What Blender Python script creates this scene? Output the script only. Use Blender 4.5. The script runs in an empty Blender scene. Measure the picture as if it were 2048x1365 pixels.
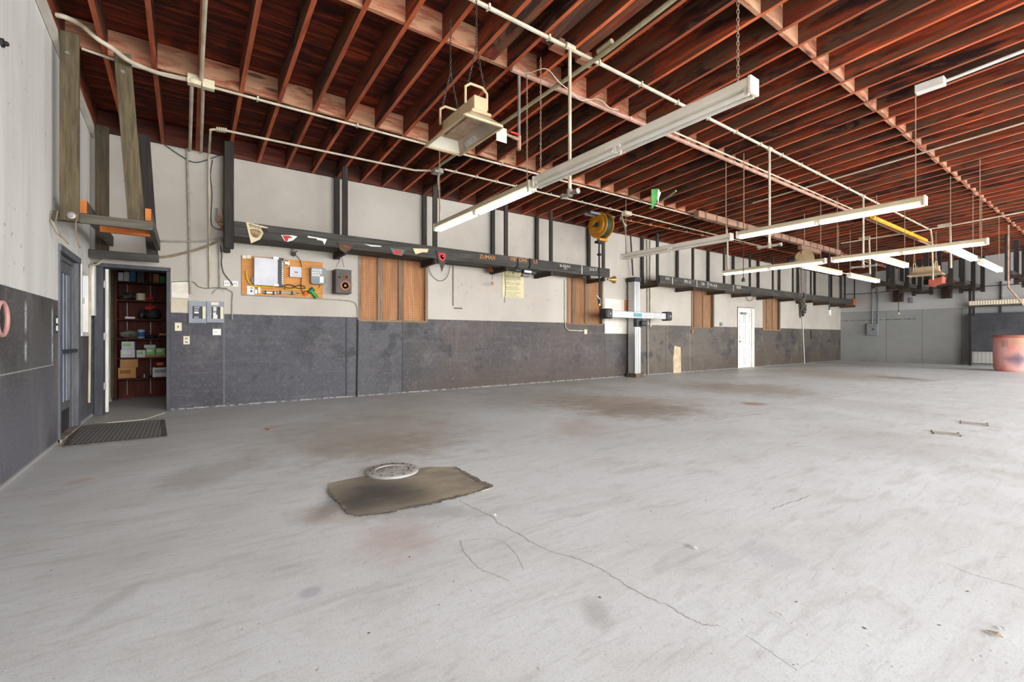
import bpy, bmesh, math, random
from math import sin, cos, radians, pi
from mathutils import Vector as V, Matrix

random.seed(7)
SC = bpy.context.scene
COL = SC.collection

# ------------------------------------------------------------------ camera
F_PX, CY, YAW, CAM_H = 910.0, 676.0, radians(54.5), 1.08
cam_data = bpy.data.cameras.new('camera')
cam = bpy.data.objects.new('camera', cam_data)
COL.objects.link(cam)
cam.location = (0, 0, CAM_H)
cam.rotation_euler = (radians(90), 0, YAW - radians(90))
cam_data.sensor_width = 36.0
cam_data.lens = 36.0 * F_PX / 2048.0
cam_data.shift_y = -(682.5 - CY) / 2048.0
cam_data.clip_start = 0.02
SC.camera = cam

# ------------------------------------------------------------------ colour management, sky, daylight
SC.view_settings.view_transform = 'Standard'
SC.view_settings.look = 'None'
SC.view_settings.gamma = 1.0
SC.view_settings.use_curve_mapping = False
SC.view_settings.exposure = 0.72
world = bpy.data.worlds.new('sky')
SC.world = world
world.use_nodes = True
wn = world.node_tree
wbg = wn.nodes['Background']
wbg.inputs[0].default_value = (0.74, 0.80, 0.88, 1)
wbg.inputs[1].default_value = 0.9

XL, XR, YB, YF = -1.075, 25.1, 8.48, -5.6        # left, far, long and door-side wall planes
BAYS = [(-0.4, 5.2), (5.9, 11.7), (12.4, 18.2), (18.9, 24.7)]
BAY_H = 4.2
def daylight(name, x, y, z, sx, sy, tilt, radiance, col):
    ld = bpy.data.lights.new(name, 'AREA')
    ld.shape = 'RECTANGLE'; ld.size, ld.size_y = sx, sy
    ld.energy = radiance * pi * sx * sy; ld.color = col
    lo = bpy.data.objects.new(name, ld); lo.location = (x, y, z); lo.rotation_euler = (radians(tilt), 0, 0)
    COL.objects.link(lo)
# sky over the yard outside the four open bay doors, and an added lamp
daylight('sky_light', 12.0, YF - 3.4, 5.2, 34.0, 7.0, 90 - 38, 11.0, (.965, .985, 1.0))
daylight('ceiling_fill', 12.0, YF - 4.5, .2, 34.0, 6.5, 90 + 42, 5.5, (1.0, .985, .955))  # unseen upward lamp added to brighten the ceiling, as if off paving

# ------------------------------------------------------------------ where a picture point falls on a plane of the room
def _ray(px, py):
    u, w = (px - 1024.0) / F_PX, (CY - py) / F_PX
    return V((cos(YAW) + u * sin(YAW), sin(YAW) - u * cos(YAW), w))
EYE = V((0, 0, CAM_H))
def AY(px, py, y=YB):
    r = _ray(px, py); return EYE + r * (y / r.y)
def AX(px, py, x):
    r = _ray(px, py); return EYE + r * (x / r.x)
def AZ(px, py, z=0.0):
    r = _ray(px, py); return EYE + r * ((z - CAM_H) / r.z)
RZ0, RS = 3.942, 0.0583                            # underside of the joists at the long wall, roof pitch
def roof(y):
    return RZ0 + RS * (YB - y)
def AR(px, py, dz=0.0):
    r = _ray(px, py); t = (RZ0 + RS * YB + dz - CAM_H) / (r.z + RS * r.y); return EYE + r * t

# ------------------------------------------------------------------ mesh builder
class MB:
    def __init__(s):
        s.v, s.f, s.m = [], [], []
        s.cur = 0
    def add(s, vs, fs):
        b = len(s.v)
        s.v += [V(p) for p in vs]
        s.f += [tuple(b + i for i in f) for f in fs]
        s.m += [s.cur] * len(fs)
        return s
    def box(s, x0, x1, y0, y1, z0, z1, mat=None):
        vs = [V((x, y, z)) for z in (min(z0, z1), max(z0, z1)) for y in (min(y0, y1), max(y0, y1)) for x in (min(x0, x1), max(x0, x1))]
        if mat is not None:
            vs = [mat @ p for p in vs]
        return s.add(vs, [(0, 2, 3, 1), (4, 5, 7, 6), (0, 1, 5, 4), (2, 6, 7, 3), (0, 4, 6, 2), (1, 3, 7, 5)])
    def beam(s, a, b, w, h, up=(0, 0, 1)):
        a, b = V(a), V(b); d = (b - a).normalized(); up = V(up)
        if abs(d.dot(up)) > .98: up = V((0, 1, 0))
        r = d.cross(up).normalized(); u = r.cross(d)
        vs = []
        for p in (a, b):
            for i, j in ((-1, -1), (1, -1), (1, 1), (-1, 1)):
                vs.append(p + r * (i * w / 2) + u * (j * h / 2))
        return s.add(vs, [(0, 1, 2, 3), (7, 6, 5, 4), (0, 4, 5, 1), (1, 5, 6, 2), (2, 6, 7, 3), (3, 7, 4, 0)])
    def tube(s, pts, r, n=8, closed=False, caps=True):
        pts = [V(p) for p in pts]; N = len(pts); rings = []
        up = None
        for i, p in enumerate(pts):
            if closed: d = pts[(i + 1) % N] - pts[i - 1]
            elif i == 0: d = pts[1] - pts[0]
            elif i == N - 1: d = pts[-1] - pts[-2]
            else: d = (pts[i + 1] - p).normalized() + (p - pts[i - 1]).normalized()
            if d.length < 1e-9: d = V((0, 0, 1))
            d.normalize()
            if up is None:
                up = V((0, 0, 1)) if abs(d.z) < .9 else V((1, 0, 0))
            a = d.cross(up)
            if a.length < 1e-6: a = d.cross(V((0, 1, 0)))
            a.normalize(); c = a.cross(d); up = c
            rr = r[i] if isinstance(r, (list, tuple)) else r
            rings.append([p + a * (rr * cos(2 * pi * k / n)) + c * (rr * sin(2 * pi * k / n)) for k in range(n)])
        vs = [q for g in rings for q in g]; fs = []
        for i in range(N if closed else N - 1):
            j = (i + 1) % N
            for k in range(n):
                l = (k + 1) % n
                fs.append((i * n + k, i * n + l, j * n + l, j * n + k))
        if not closed and caps:
            fs.append(tuple(range(n - 1, -1, -1))); fs.append(tuple((N - 1) * n + k for k in range(n)))
        return s.add(vs, fs)
    def lathe(s, prof, o, axis=(0, 0, 1), n=20, cap=True):
        o = V(o); d = V(axis).normalized()
        a = d.orthogonal().normalized(); c = d.cross(a)
        vs, fs = [], []
        for r, t in prof:
            for k in range(n):
                vs.append(o + d * t + a * (r * cos(2 * pi * k / n)) + c * (r * sin(2 * pi * k / n)))
        for i in range(len(prof) - 1):
            for k in range(n):
                l = (k + 1) % n
                fs.append((i * n + k, i * n + l, (i + 1) * n + l, (i + 1) * n + k))
        if cap:
            fs.append(tuple(range(n - 1, -1, -1))); fs.append(tuple((len(prof) - 1) * n + k for k in range(n)))
        return s.add(vs, fs)
    def prism(s, poly, ext):
        ext = V(ext); n = len(poly); poly = [V(p) for p in poly]
        vs = poly + [p + ext for p in poly]
        fs = [tuple(range(n)), tuple(range(2 * n - 1, n - 1, -1))]
        fs += [(i, i + n, (i + 1) % n + n, (i + 1) % n) for i in range(n)]
        return s.add(vs, fs)
    def sphere(s, c, r, n=10, sc=(1, 1, 1)):
        prof = []
        c = V(c); vs, fs = [], []
        for i in range(n + 1):
            t = pi * i / n
            for k in range(n):
                vs.append(c + V((r * sin(t) * cos(2 * pi * k / n) * sc[0], r * sin(t) * sin(2 * pi * k / n) * sc[1], r * cos(t) * sc[2])))
        for i in range(n):
            for k in range(n):
                l = (k + 1) % n
                fs.append((i * n + k, (i + 1) * n + k, (i + 1) * n + l, i * n + l))
        return s.add(vs, fs)
    def chain(s, a, b, ln=.042, w=.018, r=.0035):
        a, b = V(a), V(b); d = b - a; L = d.length; d.normalize()
        n = max(1, int(L / (ln * .78))); st = L / n
        p = d.orthogonal().normalized(); q = d.cross(p)
        for i in range(n):
            c = a + d * (st * (i + .5)); u = p if i % 2 else q
            pts = []
            for k in range(8):
                t = 2 * pi * (k + .5) / 8
                pts.append(c + d * (ln / 2 * cos(t) * 1.08) + u * (w / 2 * sin(t) * 1.15))
            s.tube(pts, r, 5, closed=True)
        return s

def obj(name, mb, mat, parent=None, smooth=False, bevel=0.0, label=None):
    me = bpy.data.meshes.new(name)
    if parent is not None:
        o0 = parent.get('_w'); base = V(o0)
    else:
        xs = [p.x for p in mb.v]; ys = [p.y for p in mb.v]; zs = [p.z for p in mb.v]
        base = V(((min(xs) + max(xs)) / 2, (min(ys) + max(ys)) / 2, min(zs)))
    me.from_pydata([p - base for p in mb.v], [], mb.f)
    mats = mat if isinstance(mat, (list, tuple)) else [mat]
    for m in mats: me.materials.append(m)
    if len(mats) > 1:
        me.polygons.foreach_set('material_index', mb.m)
    bm = bmesh.new(); bm.from_mesh(me)
    bmesh.ops.recalc_face_normals(bm, faces=bm.faces[:])
    bm.to_mesh(me); bm.free()
    if smooth:
        me.polygons.foreach_set('use_smooth', [True] * len(me.polygons))
        try: me.set_sharp_from_angle(angle=radians(40))
        except Exception: pass
    me.update()
    o = bpy.data.objects.new(name, me)
    COL.objects.link(o)
    if parent is None:
        o.location = base
    else:
        o.parent = parent
        if parent.type == 'MESH':
            o.location = (0, 0, 0)
    o['_w'] = list(base)
    if bevel > 0:
        b = o.modifiers.new('edge', 'BEVEL'); b.width = bevel; b.segments = 1; b.limit_method = 'ANGLE'
    if label: o['label'] = label
    return o

def tag(o, label, cat, group=None, kind=None):
    o['label'] = label; o['category'] = cat
    if group: o['group'] = group
    if kind: o['kind'] = kind
    return o
def thing(name, label, cat, loc, group=None):
    o = bpy.data.objects.new(name, None); COL.objects.link(o)
    o.empty_display_size = .1
    o.location = loc; o['_w'] = list(loc)
    return tag(o, label, cat, group)
def struct(name, loc=None, mb=None, mat=None, **k):
    if mb is None:
        o = bpy.data.objects.new(name, None); COL.objects.link(o); o.location = loc; o['_w'] = list(loc)
    else:
        o = obj(name, mb, mat, **k)
    o['kind'] = 'structure'
    return o
def dup(root, shift, label=None):
    r = root.copy(); COL.objects.link(r)
    r.location = V(root.location) + V(shift); r['_w'] = list(V(root['_w']) + V(shift))
    if label: r['label'] = label
    for ch in list(root.children):
        c = ch.copy(); COL.objects.link(c); c.parent = r
        for g in list(ch.children):
            d = g.copy(); COL.objects.link(d); d.parent = c
    return r
def text_mb(mb, s, o, right, up, size, depth=.0015, squash=1.0):
    """lettering as real raised letters; o = lower left corner"""
    cu = bpy.data.curves.new('lettering', 'FONT'); cu.body = s; cu.size = size; cu.extrude = depth / 2
    cu.resolution_u = 2
    t = bpy.data.objects.new('lettering', cu); COL.objects.link(t)
    dg = bpy.context.evaluated_depsgraph_get()
    me = bpy.data.meshes.new_from_object(t.evaluated_get(dg))
    right, up, o = V(right).normalized(), V(up).normalized(), V(o); nn = right.cross(up)
    mb.add([o + right * (p.co.x * squash) + up * p.co.y + nn * p.co.z for p in me.vertices], [tuple(p.vertices) for p in me.polygons])
    bpy.data.objects.remove(t); bpy.data.curves.remove(cu); bpy.data.meshes.remove(me)
    return mb
ONES = 'zeroth first second third fourth fifth sixth seventh eighth ninth tenth eleventh twelfth thirteenth fourteenth fifteenth sixteenth seventeenth eighteenth nineteenth'.split()
TENS = {2: 'twent', 3: 'thirt', 4: 'fort', 5: 'fift', 6: 'sixt', 7: 'sevent'}
def nth(n):
    if n < 20: return ONES[n]
    t, u = divmod(n, 10)
    return TENS[t] + 'ieth' if u == 0 else TENS[t] + 'y-' + ONES[u]

# ------------------------------------------------------------------ materials
def lin(c):
    if isinstance(c, str):
        c = [int(c[i:i + 2], 16) / 255 for i in (0, 2, 4)]
    else:
        c = [x / 255 for x in c]
    return tuple(x / 12.92 if x <= .04045 else ((x + .055) / 1.055) ** 2.4 for x in c) + (1.0,)

class NT:
    def __init__(s, name):
        s.mat = bpy.data.materials.new(name); s.mat.use_nodes = True
        s.t = s.mat.node_tree; s.b = s.t.nodes['Principled BSDF']
        s.b.inputs['Specular IOR Level'].default_value = .35
        s._pos = None
    def n(s, ty, **k):
        q = s.t.nodes.new(ty)
        for a, b in k.items(): setattr(q, a, b)
        return q
    def put(s, inp, val):
        if hasattr(val, 'is_output') or isinstance(val, bpy.types.NodeSocket): s.t.links.new(val, inp)
        else: inp.default_value = val
    def math(s, op, a, b=0.0, c=0.0, clamp=False):
        q = s.n('ShaderNodeMath', operation=op, use_clamp=clamp)
        s.put(q.inputs[0], a); s.put(q.inputs[1], b)
        if op in ('MULTIPLY_ADD',): s.put(q.inputs[2], c)
        return q.outputs[0]
    def pos(s):
        if s._pos is None: s._pos = s.n('ShaderNodeNewGeometry').outputs['Position']
        return s._pos
    def objc(s): return s.n('ShaderNodeTexCoord').outputs['Object']
    def rnd(s): return s.n('ShaderNodeObjectInfo').outputs['Random']
    def xyz(s, vec=None):
        q = s.n('ShaderNodeSeparateXYZ'); s.put(q.inputs[0], vec if vec is not None else s.pos()); return q.outputs
    def scale(s, vec, k, off=None):
        q = s.n('ShaderNodeMapping'); s.put(q.inputs[0], vec); q.inputs['Scale'].default_value = k
        if off is not None: s.put(q.inputs['Location'], off)
        return q.outputs[0]
    def noise(s, vec, sc, det=4.0, rough=.55, dist=0.0, col=False):
        q = s.n('ShaderNodeTexNoise'); s.put(q.inputs['Vector'], vec); q.inputs['Scale'].default_value = sc
        q.inputs['Detail'].default_value = det; q.inputs['Roughness'].default_value = rough; q.inputs['Distortion'].default_value = dist
        return q.outputs['Color' if col else 'Fac']
    def sm(s, x, lo, hi, a=0.0, b=1.0):
        q = s.n('ShaderNodeMapRange', interpolation_type='SMOOTHSTEP'); s.put(q.inputs[0], x)
        for i, w in enumerate((lo, hi, a, b)): s.put(q.inputs[i + 1], w)
        return q.outputs[0]
    def mix(s, f, a, b, mode='MIX'):
        q = s.n('ShaderNodeMix', data_type='RGBA', blend_type=mode); q.clamp_factor = True
        s.put(q.inputs[0], f); s.put(q.inputs[6], a); s.put(q.inputs[7], b)
        return q.outputs[2]
    def ramp(s, f, stops, const=False):
        q = s.n('ShaderNodeValToRGB'); s.put(q.inputs[0], f); e = q.color_ramp
        if const: e.interpolation = 'CONSTANT'
        e.elements[0].position, e.elements[0].color = stops[0]
        e.elements[1].position, e.elements[1].color = stops[-1]
        for p, c in stops[1:-1]:
            w = e.elements.new(p); w.color = c
        return q.outputs[0]
    def bump(s, h, st=.2, d=.01):
        q = s.n('ShaderNodeBump'); s.put(q.inputs['Height'], h); q.inputs['Strength'].default_value = st; q.inputs['Distance'].default_value = d
        s.t.links.new(q.outputs[0], s.b.inputs['Normal'])
    def out(s, col, rough=.6, metal=0.0):
        s.put(s.b.inputs['Base Color'], col); s.put(s.b.inputs['Roughness'], rough); s.b.inputs['Metallic'].default_value = metal
        return s.mat

def M(name, c1, c2=None, sc=6.0, rough=.6, metal=0.0, stretch=(1, 1, 1), bump=0.0, det=5.0, lo=.35, hi=.65):
    k = NT(name); c1 = lin(c1); c2 = lin(c2) if c2 else tuple(x * .82 for x in c1[:3]) + (1,)
    vec = k.scale(k.objc(), stretch)
    f = k.noise(vec, sc, det)
    if bump: k.bump(k.noise(vec, sc * 3, 3), bump, .004)
    return k.out(k.mix(k.sm(f, lo, hi), c1, c2), rough, metal)
def EM(name, c, st):
    k = NT(name); k.b.inputs['Emission Color'].default_value = lin(c); k.b.inputs['Emission Strength'].default_value = st
    return k.out(lin(c), .4)

def wood(name, c_dark, c_mid, c_hi, axis='Y', sc=1.0, patch=.5, rough=.75, patch_col=(30, 24, 24), mottle=None):
    """old sawn lumber: grain streaks along AXIS, knots, blotchy dark weathering, every board its own offset"""
    k = NT(name)
    o = k.objc(); r = k.rnd()
    off = k.n('ShaderNodeCombineXYZ'); k.put(off.inputs[0], k.math('MULTIPLY', r, 37.0)); k.put(off.inputs[1], k.math('MULTIPLY', r, 91.0)); k.put(off.inputs[2], k.math('MULTIPLY', r, 53.0))
    st = {'X': (.6, 9, 9), 'Y': (9, .6, 9), 'Z': (9, 9, .6)}[axis]
    st2 = {'X': (.45, 2.2, 2.2), 'Y': (2.2, .45, 2.2), 'Z': (2.2, 2.2, .45)}[axis]
    g = k.noise(k.scale(o, st, off.outputs[0]), 2.2 * sc, 6, .65, .6)
    p = k.noise(k.scale(o, st2, off.outputs[0]), 1.3 * sc, 4, .6, .9)
    c = k.ramp(g, [(.25, lin(c_dark)), (.5, lin(c_mid)), (.75, lin(c_hi))])
    tone = k.math('MULTIPLY_ADD', r, .5, .75)
    tc = k.n('ShaderNodeCombineXYZ')
    for i in range(3): k.put(tc.inputs[i], tone)
    c = k.mix(1.0, c, tc.outputs[0], 'MULTIPLY')
    c = k.mix(k.math('MULTIPLY', k.sm(p, .46, .6), patch), c, lin(patch_col))
    if mottle:
        q = k.noise(k.scale(o, st2, off.outputs[0]), 2.6 * sc, 5, .65, 1.4)
        c = k.mix(k.math('MULTIPLY', k.sm(q, .46, .58), .85), c, lin(mottle))
        q2 = k.noise(k.scale(o, st2, off.outputs[0]), .9 * sc, 3, .6, .4)
        c = k.mix(k.math('MULTIPLY', k.sm(q2, .52, .6), .55), c, lin(tuple(int(v * .8) for v in mottle)))
        kn = k.n('ShaderNodeTexVoronoi'); k.put(kn.inputs['Vector'], k.scale(o, {'X': (1.1, 5, 5), 'Y': (5, 1.1, 5), 'Z': (5, 5, 1.1)}[axis], off.outputs[0])); kn.inputs['Scale'].default_value = 1.0
        c = k.mix(k.math('MULTIPLY', k.sm(kn.outputs['Distance'], .07, .16, 1, 0), .75), c, lin((26, 14, 12)))
    k.bump(g, .25, .004)
    return k.out(c, rough)

# ---- wood of the roof
W_JOIST = wood('weathered_red_joist_wood', (46, 20, 12), (124, 50, 26), (186, 86, 46), 'Y', 1.0, .9, patch_col=(22, 16, 17), mottle=(96, 66, 46))
W_LIT_EDGE = wood('lit_orange_joist_edge_wood', (120, 50, 28), (180, 88, 50), (216, 122, 80), 'Y', 1.0, .4, patch_col=(104, 52, 42))  # cleaner orange edge wood, also brightened to stand for light off the floor
W_BLOCK = wood('tan_blocking_wood', (112, 60, 42), (164, 100, 74), (204, 150, 118), 'X', 1.3, .55, patch_col=(120, 70, 56), mottle=(186, 140, 108))
W_RIM = wood('dark_rim_wood', (40, 18, 12), (84, 38, 24), (116, 58, 36), 'X', 1.0, .6)
W_BLACK = wood('black_stained_rack_wood', (40, 39, 37), (70, 67, 62), (98, 93, 85), 'X', 1.0, .3, patch_col=(34, 32, 31))
W_BLACKV = wood('black_stained_hanger_wood', (28, 25, 23), (48, 44, 39), (66, 60, 52), 'Z', 1.0, .3, patch_col=(24, 22, 20))
W_BROWNV = wood('grey_brown_plank_wood', (64, 54, 38), (98, 86, 62), (120, 108, 80), 'Z', 2.0, .4, patch_col=(56, 48, 36))
W_BROWNX = wood('grey_brown_rail_wood', (62, 57, 50), (90, 84, 74), (110, 103, 91), 'X', 1.6, .3, patch_col=(60, 55, 48))
W_ARM = wood('dark_brown_arm_wood', (34, 27, 20), (60, 48, 36), (86, 68, 50), 'Y', 1.2, .3)
W_ORANGE = M('fresh_orange_wood', 'c27230', 'a85a22', 4, .7, 0, (1, 4, 1))
W_PLY = wood('orange_plywood', (150, 98, 60), (186, 126, 82), (206, 150, 104), 'Z', .8, .25, patch_col=(150, 88, 54))
W_PLYB = M('orange_board_wood', 'c8883c', 'b4742e', 5, .55, 0, (.7, .7, 5))
W_STUD = wood('grey_window_stud_wood', (116, 92, 72), (150, 122, 100), (172, 144, 120), 'Z', 1.2, .3, patch_col=(84, 66, 54))
W_SHELF = wood('dark_red_shelf_wood', (44, 16, 10), (76, 29, 18), (104, 42, 26), 'Z', .8, .35, patch_col=(40, 16, 12))
W_PINK = wood('dusty_pink_hoist_wood', (112, 84, 68), (146, 112, 92), (168, 134, 112), 'X', 1.0, .3, patch_col=(96, 70, 58))

def deck_mat():
    k = NT('dark_red_roof_boards'); x, y, z = k.xyz()
    row = k.math('FLOOR', k.math('MULTIPLY', y, 1 / .145))
    fr = k.math('FRACT', k.math('MULTIPLY', y, 1 / .145))
    cv = k.n('ShaderNodeCombineXYZ'); k.put(cv.inputs[0], k.math('MULTIPLY', x, .7)); k.put(cv.inputs[1], k.math('MULTIPLY', y, 9.0)); k.put(cv.inputs[2], k.math('MULTIPLY', row, 3.7))
    g = k.noise(cv.outputs[0], 1.6, 6, .65, .7)
    wv = k.n('ShaderNodeTexWhiteNoise', noise_dimensions='1D'); k.put(wv.inputs['W'], row)
    c = k.ramp(g, [(.3, lin((30, 8, 4))), (.48, lin((92, 30, 12))), (.7, lin((172, 74, 34)))])
    bl = k.noise(k.pos(), 2.2, 4, .6, .6)
    c = k.mix(k.math('MULTIPLY', k.sm(bl, .5, .64), .6), c, lin((34, 14, 9)))
    t = k.math('MULTIPLY_ADD', wv.outputs['Value'], .5, .7)
    tc = k.n('ShaderNodeCombineXYZ')
    for i in range(3): k.put(tc.inputs[i], t)
    c = k.mix(1.0, c, tc.outputs[0], 'MULTIPLY')
    gap = k.math('MAXIMUM', k.sm(fr, 0.0, .05, 1, 0), k.sm(fr, .95, 1.0))
    c = k.mix(gap, c, lin((14, 6, 4)))
    return k.out(c, .8)
M_DECK = deck_mat()

def wall_back_mat():
    k = NT('long_wall_paint'); x, y, z = k.xyz(); p = k.pos()
    n_big = k.noise(p, .9, 4, .6); n_mid = k.noise(p, 3.0, 5, .6); n_fine = k.noise(p, 26, 4, .7)
    drip = k.noise(k.scale(p, (5, 1, .35)), 1.4, 4, .6)
    white = k.mix(k.sm(n_big, .35, .65), lin((182, 175, 165)), lin((170, 162, 151)))
    white = k.mix(k.math('MULTIPLY', k.sm(drip, .5, .75), .45), white, lin((174, 168, 160)))
    white = k.mix(k.math('MULTIPLY', k.sm(k.noise(p, 7, 3, .6), .66, .72), .5), white, lin((150, 141, 130)))
    white = k.mix(k.math('MULTIPLY', k.sm(k.noise(k.scale(p, (1, 1, 1), (7, 3, 5)), 2.2, 2), .68, .78), .35), white, lin((196, 172, 142)))
    S = lambda r, g, b: lin((r, g, b))
    f = k.math('MULTIPLY', k.math('ADD', x, 1.2), 1 / 27.0)
    q = lambda m: (m + 1.2) / 27.0
    dark = k.ramp(f, [(0.0, S(82, 81, 89)), (q(.47), S(87, 88, 96)), (q(2.36), S(95, 95, 99)), (q(3.42), S(90, 85, 84)), (q(4.2), S(95, 86, 82)), (q(9.1), S(96, 93, 91)), (q(9.9), S(116, 108, 97)), (q(13.2), S(112, 104, 94)), (q(17.0), S(98, 90, 80))], const=True)
    dark = k.mix(k.math('MULTIPLY', k.sm(n_big, .5, .62), .5), dark, S(64, 62, 66))
    bl = k.noise(k.scale(p, (1, 1, 1), (11, 4, 8)), 1.5, 3, .55)
    dark = k.mix(k.math('MULTIPLY', k.sm(bl, .6, .65), .75), dark, S(56, 56, 62))
    dark = k.mix(k.math('MULTIPLY', k.sm(n_mid, .56, .7), .5), dark, S(56, 55, 60))
    dark = k.mix(k.math('MULTIPLY', k.sm(k.noise(k.scale(p, (1, 1, 1), (3, 9, 2)), 1.7, 5, .65), .55, .72), .45), dark, S(134, 130, 128))
    dark = k.mix(k.math('MULTIPLY', k.sm(n_fine, .5, .72), .3), dark, S(150, 148, 152))
    dark = k.mix(k.math('MULTIPLY', k.sm(n_fine, .48, .3), .35), dark, S(58, 57, 61))
    dark = k.mix(k.math('MULTIPLY', k.sm(drip, .55, .75), .25), dark, S(128, 122, 114))
    hs = k.noise(k.scale(p, (.5, 1, 5), (2, 2, 7)), 2.2, 5, .65, .5)
    dark = k.mix(k.math('MULTIPLY', k.sm(hs, .52, .7), .25), dark, S(58, 57, 61))
    dark = k.mix(k.math('MULTIPLY', k.sm(hs, .48, .32), .25), dark, S(124, 122, 124))
    low = k.math('MULTIPLY', k.sm(z, .05, .75, 1, 0), k.sm(x, 3.3, 4.4))
    dark = k.mix(k.math('MULTIPLY', low, k.sm(n_mid, .3, .7, .3, .75)), dark, S(92, 78, 66))
    chips = k.math('MULTIPLY', k.sm(k.noise(p, 24, 2, .5), .72, .75), k.sm(n_big, .48, .58))
    dark = k.mix(k.math('MULTIPLY', chips, .65), dark, S(182, 178, 176))
    for sx, colr in ((.47, (120, 120, 126)), (2.345, (30, 30, 34)), (3.42, (44, 44, 48)), (9.1, (70, 70, 70)), (10.9, (168, 162, 156)), (11.75, (62, 58, 54)), (13.0, (160, 154, 148)), (21.0, (150, 146, 140))):
        m = k.sm(k.math('ABSOLUTE', k.math('SUBTRACT', x, sx + 0.0)), .007, .016, 1, 0)
        dark = k.mix(k.math('MULTIPLY', m, .8), dark, S(*colr))
    dark = k.mix(1.0, dark, (.69, .675, .67, 1), 'MULTIPLY')
    e = k.math('ADD', z, k.math('MULTIPLY', k.math('SUBTRACT', n_fine, .5), .012))
    c = k.mix(k.sm(e, 1.452, 1.46), dark, white)
    foot = k.math('MULTIPLY', k.sm(z, .008, .03, 1, 0), k.sm(k.noise(k.scale(p, (3, 1, 8)), 4, 4, .6), .44, .52))
    c = k.mix(k.math('MULTIPLY', foot, .5), c, S(196, 192, 186))
    k.bump(k.noise(p, 42, 4, .6), .25, .006)
    return k.out(c, .62)
def wall_left_mat():
    k = NT('left_wall_paint'); x, y, z = k.xyz(); p = k.pos()
    S = lambda r, g, b: lin((r, g, b))
    n_big = k.noise(p, .8, 4, .6); n_fine = k.noise(p, 38, 4, .7)
    streak = k.noise(k.scale(p, (1, 3.2, .5)), 1.0, 5, .6, .6)
    white = k.mix(k.sm(streak, .35, .65), S(222, 220, 215), S(208, 206, 201))
    white = k.mix(k.math('MULTIPLY', k.sm(k.noise(p, 12, 3), .68, .72), .7), white, S(110, 104, 98))
    dark = k.mix(k.sm(z, .1, 1.3), S(98, 98, 106), S(86, 84, 82))
    dark = k.mix(k.math('MULTIPLY', k.sm(streak, .45, .7), .55), dark, S(122, 120, 120))
    dark = k.mix(k.math('MULTIPLY', k.sm(n_big, .47, .62), .6), dark, S(52, 50, 49))
    dark = k.mix(k.math('MULTIPLY', k.sm(n_fine, .5, .75), .4), dark, S(156, 152, 148))
    for y0, zc, hz in ((5.33, 1.25, .16), (5.33, .97, .1), (6.23, 1.22, .2), (6.23, .94, .14)):
        m = k.math('MULTIPLY', k.sm(k.math('ABSOLUTE', k.math('SUBTRACT', y, y0)), .012, .045, 1, 0), k.sm(k.math('ABSOLUTE', k.math('SUBTRACT', z, zc)), hz * .4, hz, 1, 0))
        dark = k.mix(k.math('MULTIPLY', m, k.sm(n_fine, .3, .6, .2, .9)), dark, S(196, 198, 204))
    ln = k.sm(k.math('ABSOLUTE', k.math('SUBTRACT', k.math('ADD', z, k.math('MULTIPLY', n_fine, .012)), .82)), .002, .008, 1, 0)
    dark = k.mix(k.math('MULTIPLY', ln, k.math('MULTIPLY', k.sm(y, 6.28, 6.3, 1, 0), .7)), dark, S(180, 176, 170))
    e = k.math('ADD', z, k.math('MULTIPLY', k.math('SUBTRACT', n_fine, .5), .008))
    c = k.mix(k.sm(e, 1.454, 1.462), dark, white)
    c = k.mix(k.math('MULTIPLY', k.sm(z, .01, .05, 1, 0), .6), c, S(190, 186, 180))
    k.bump(n_fine, .3, .006)
    return k.out(c, .65)
def wall_right_mat():
    k = NT('far_wall_panels'); x, y, z = k.xyz(); p = k.pos()
    S = lambda r, g, b: lin((r, g, b))
    n = k.noise(p, 1.0, 5, .6)
    lower = k.mix(k.sm(n, .35, .65), S(146, 147, 144), S(137, 138, 135))
    upper = k.mix(k.sm(n, .35, .65), S(178, 176, 172), S(168, 165, 162))
    for y0 in (6.75, 5.55, 4.35):
        m = k.sm(k.math('ABSOLUTE', k.math('SUBTRACT', y, y0)), .006, .02, 1, 0)
        lower = k.mix(k.math('MULTIPLY', m, .6), lower, S(96, 96, 96))
    c = k.mix(k.sm(z, 2.26, 2.27), lower, upper)
    m = k.sm(k.math('ABSOLUTE', k.math('SUBTRACT', z, 2.265)), .008, .02, 1, 0)
    c = k.mix(k.math('MULTIPLY', m, .6), c, S(120, 120, 120))
    m = k.math('MULTIPLY', k.sm(k.math('ABSOLUTE', k.math('SUBTRACT', z, 1.88)), .006, .03, 1, 0), k.math('MULTIPLY', k.sm(y, 5.7, 5.75), k.sm(k.noise(k.scale(p, (1, 6, 1)), 2, 2), .4, .5)))
    c = k.mix(k.math('MULTIPLY', m, .8), c, S(60, 60, 58))
    c = k.mix(k.math('MULTIPLY', k.sm(z, 0, .3, 1, 0), k.sm(n, .4, .7, .1, .5)), c, S(110, 104, 96))
    return k.out(c, .65)

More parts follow.
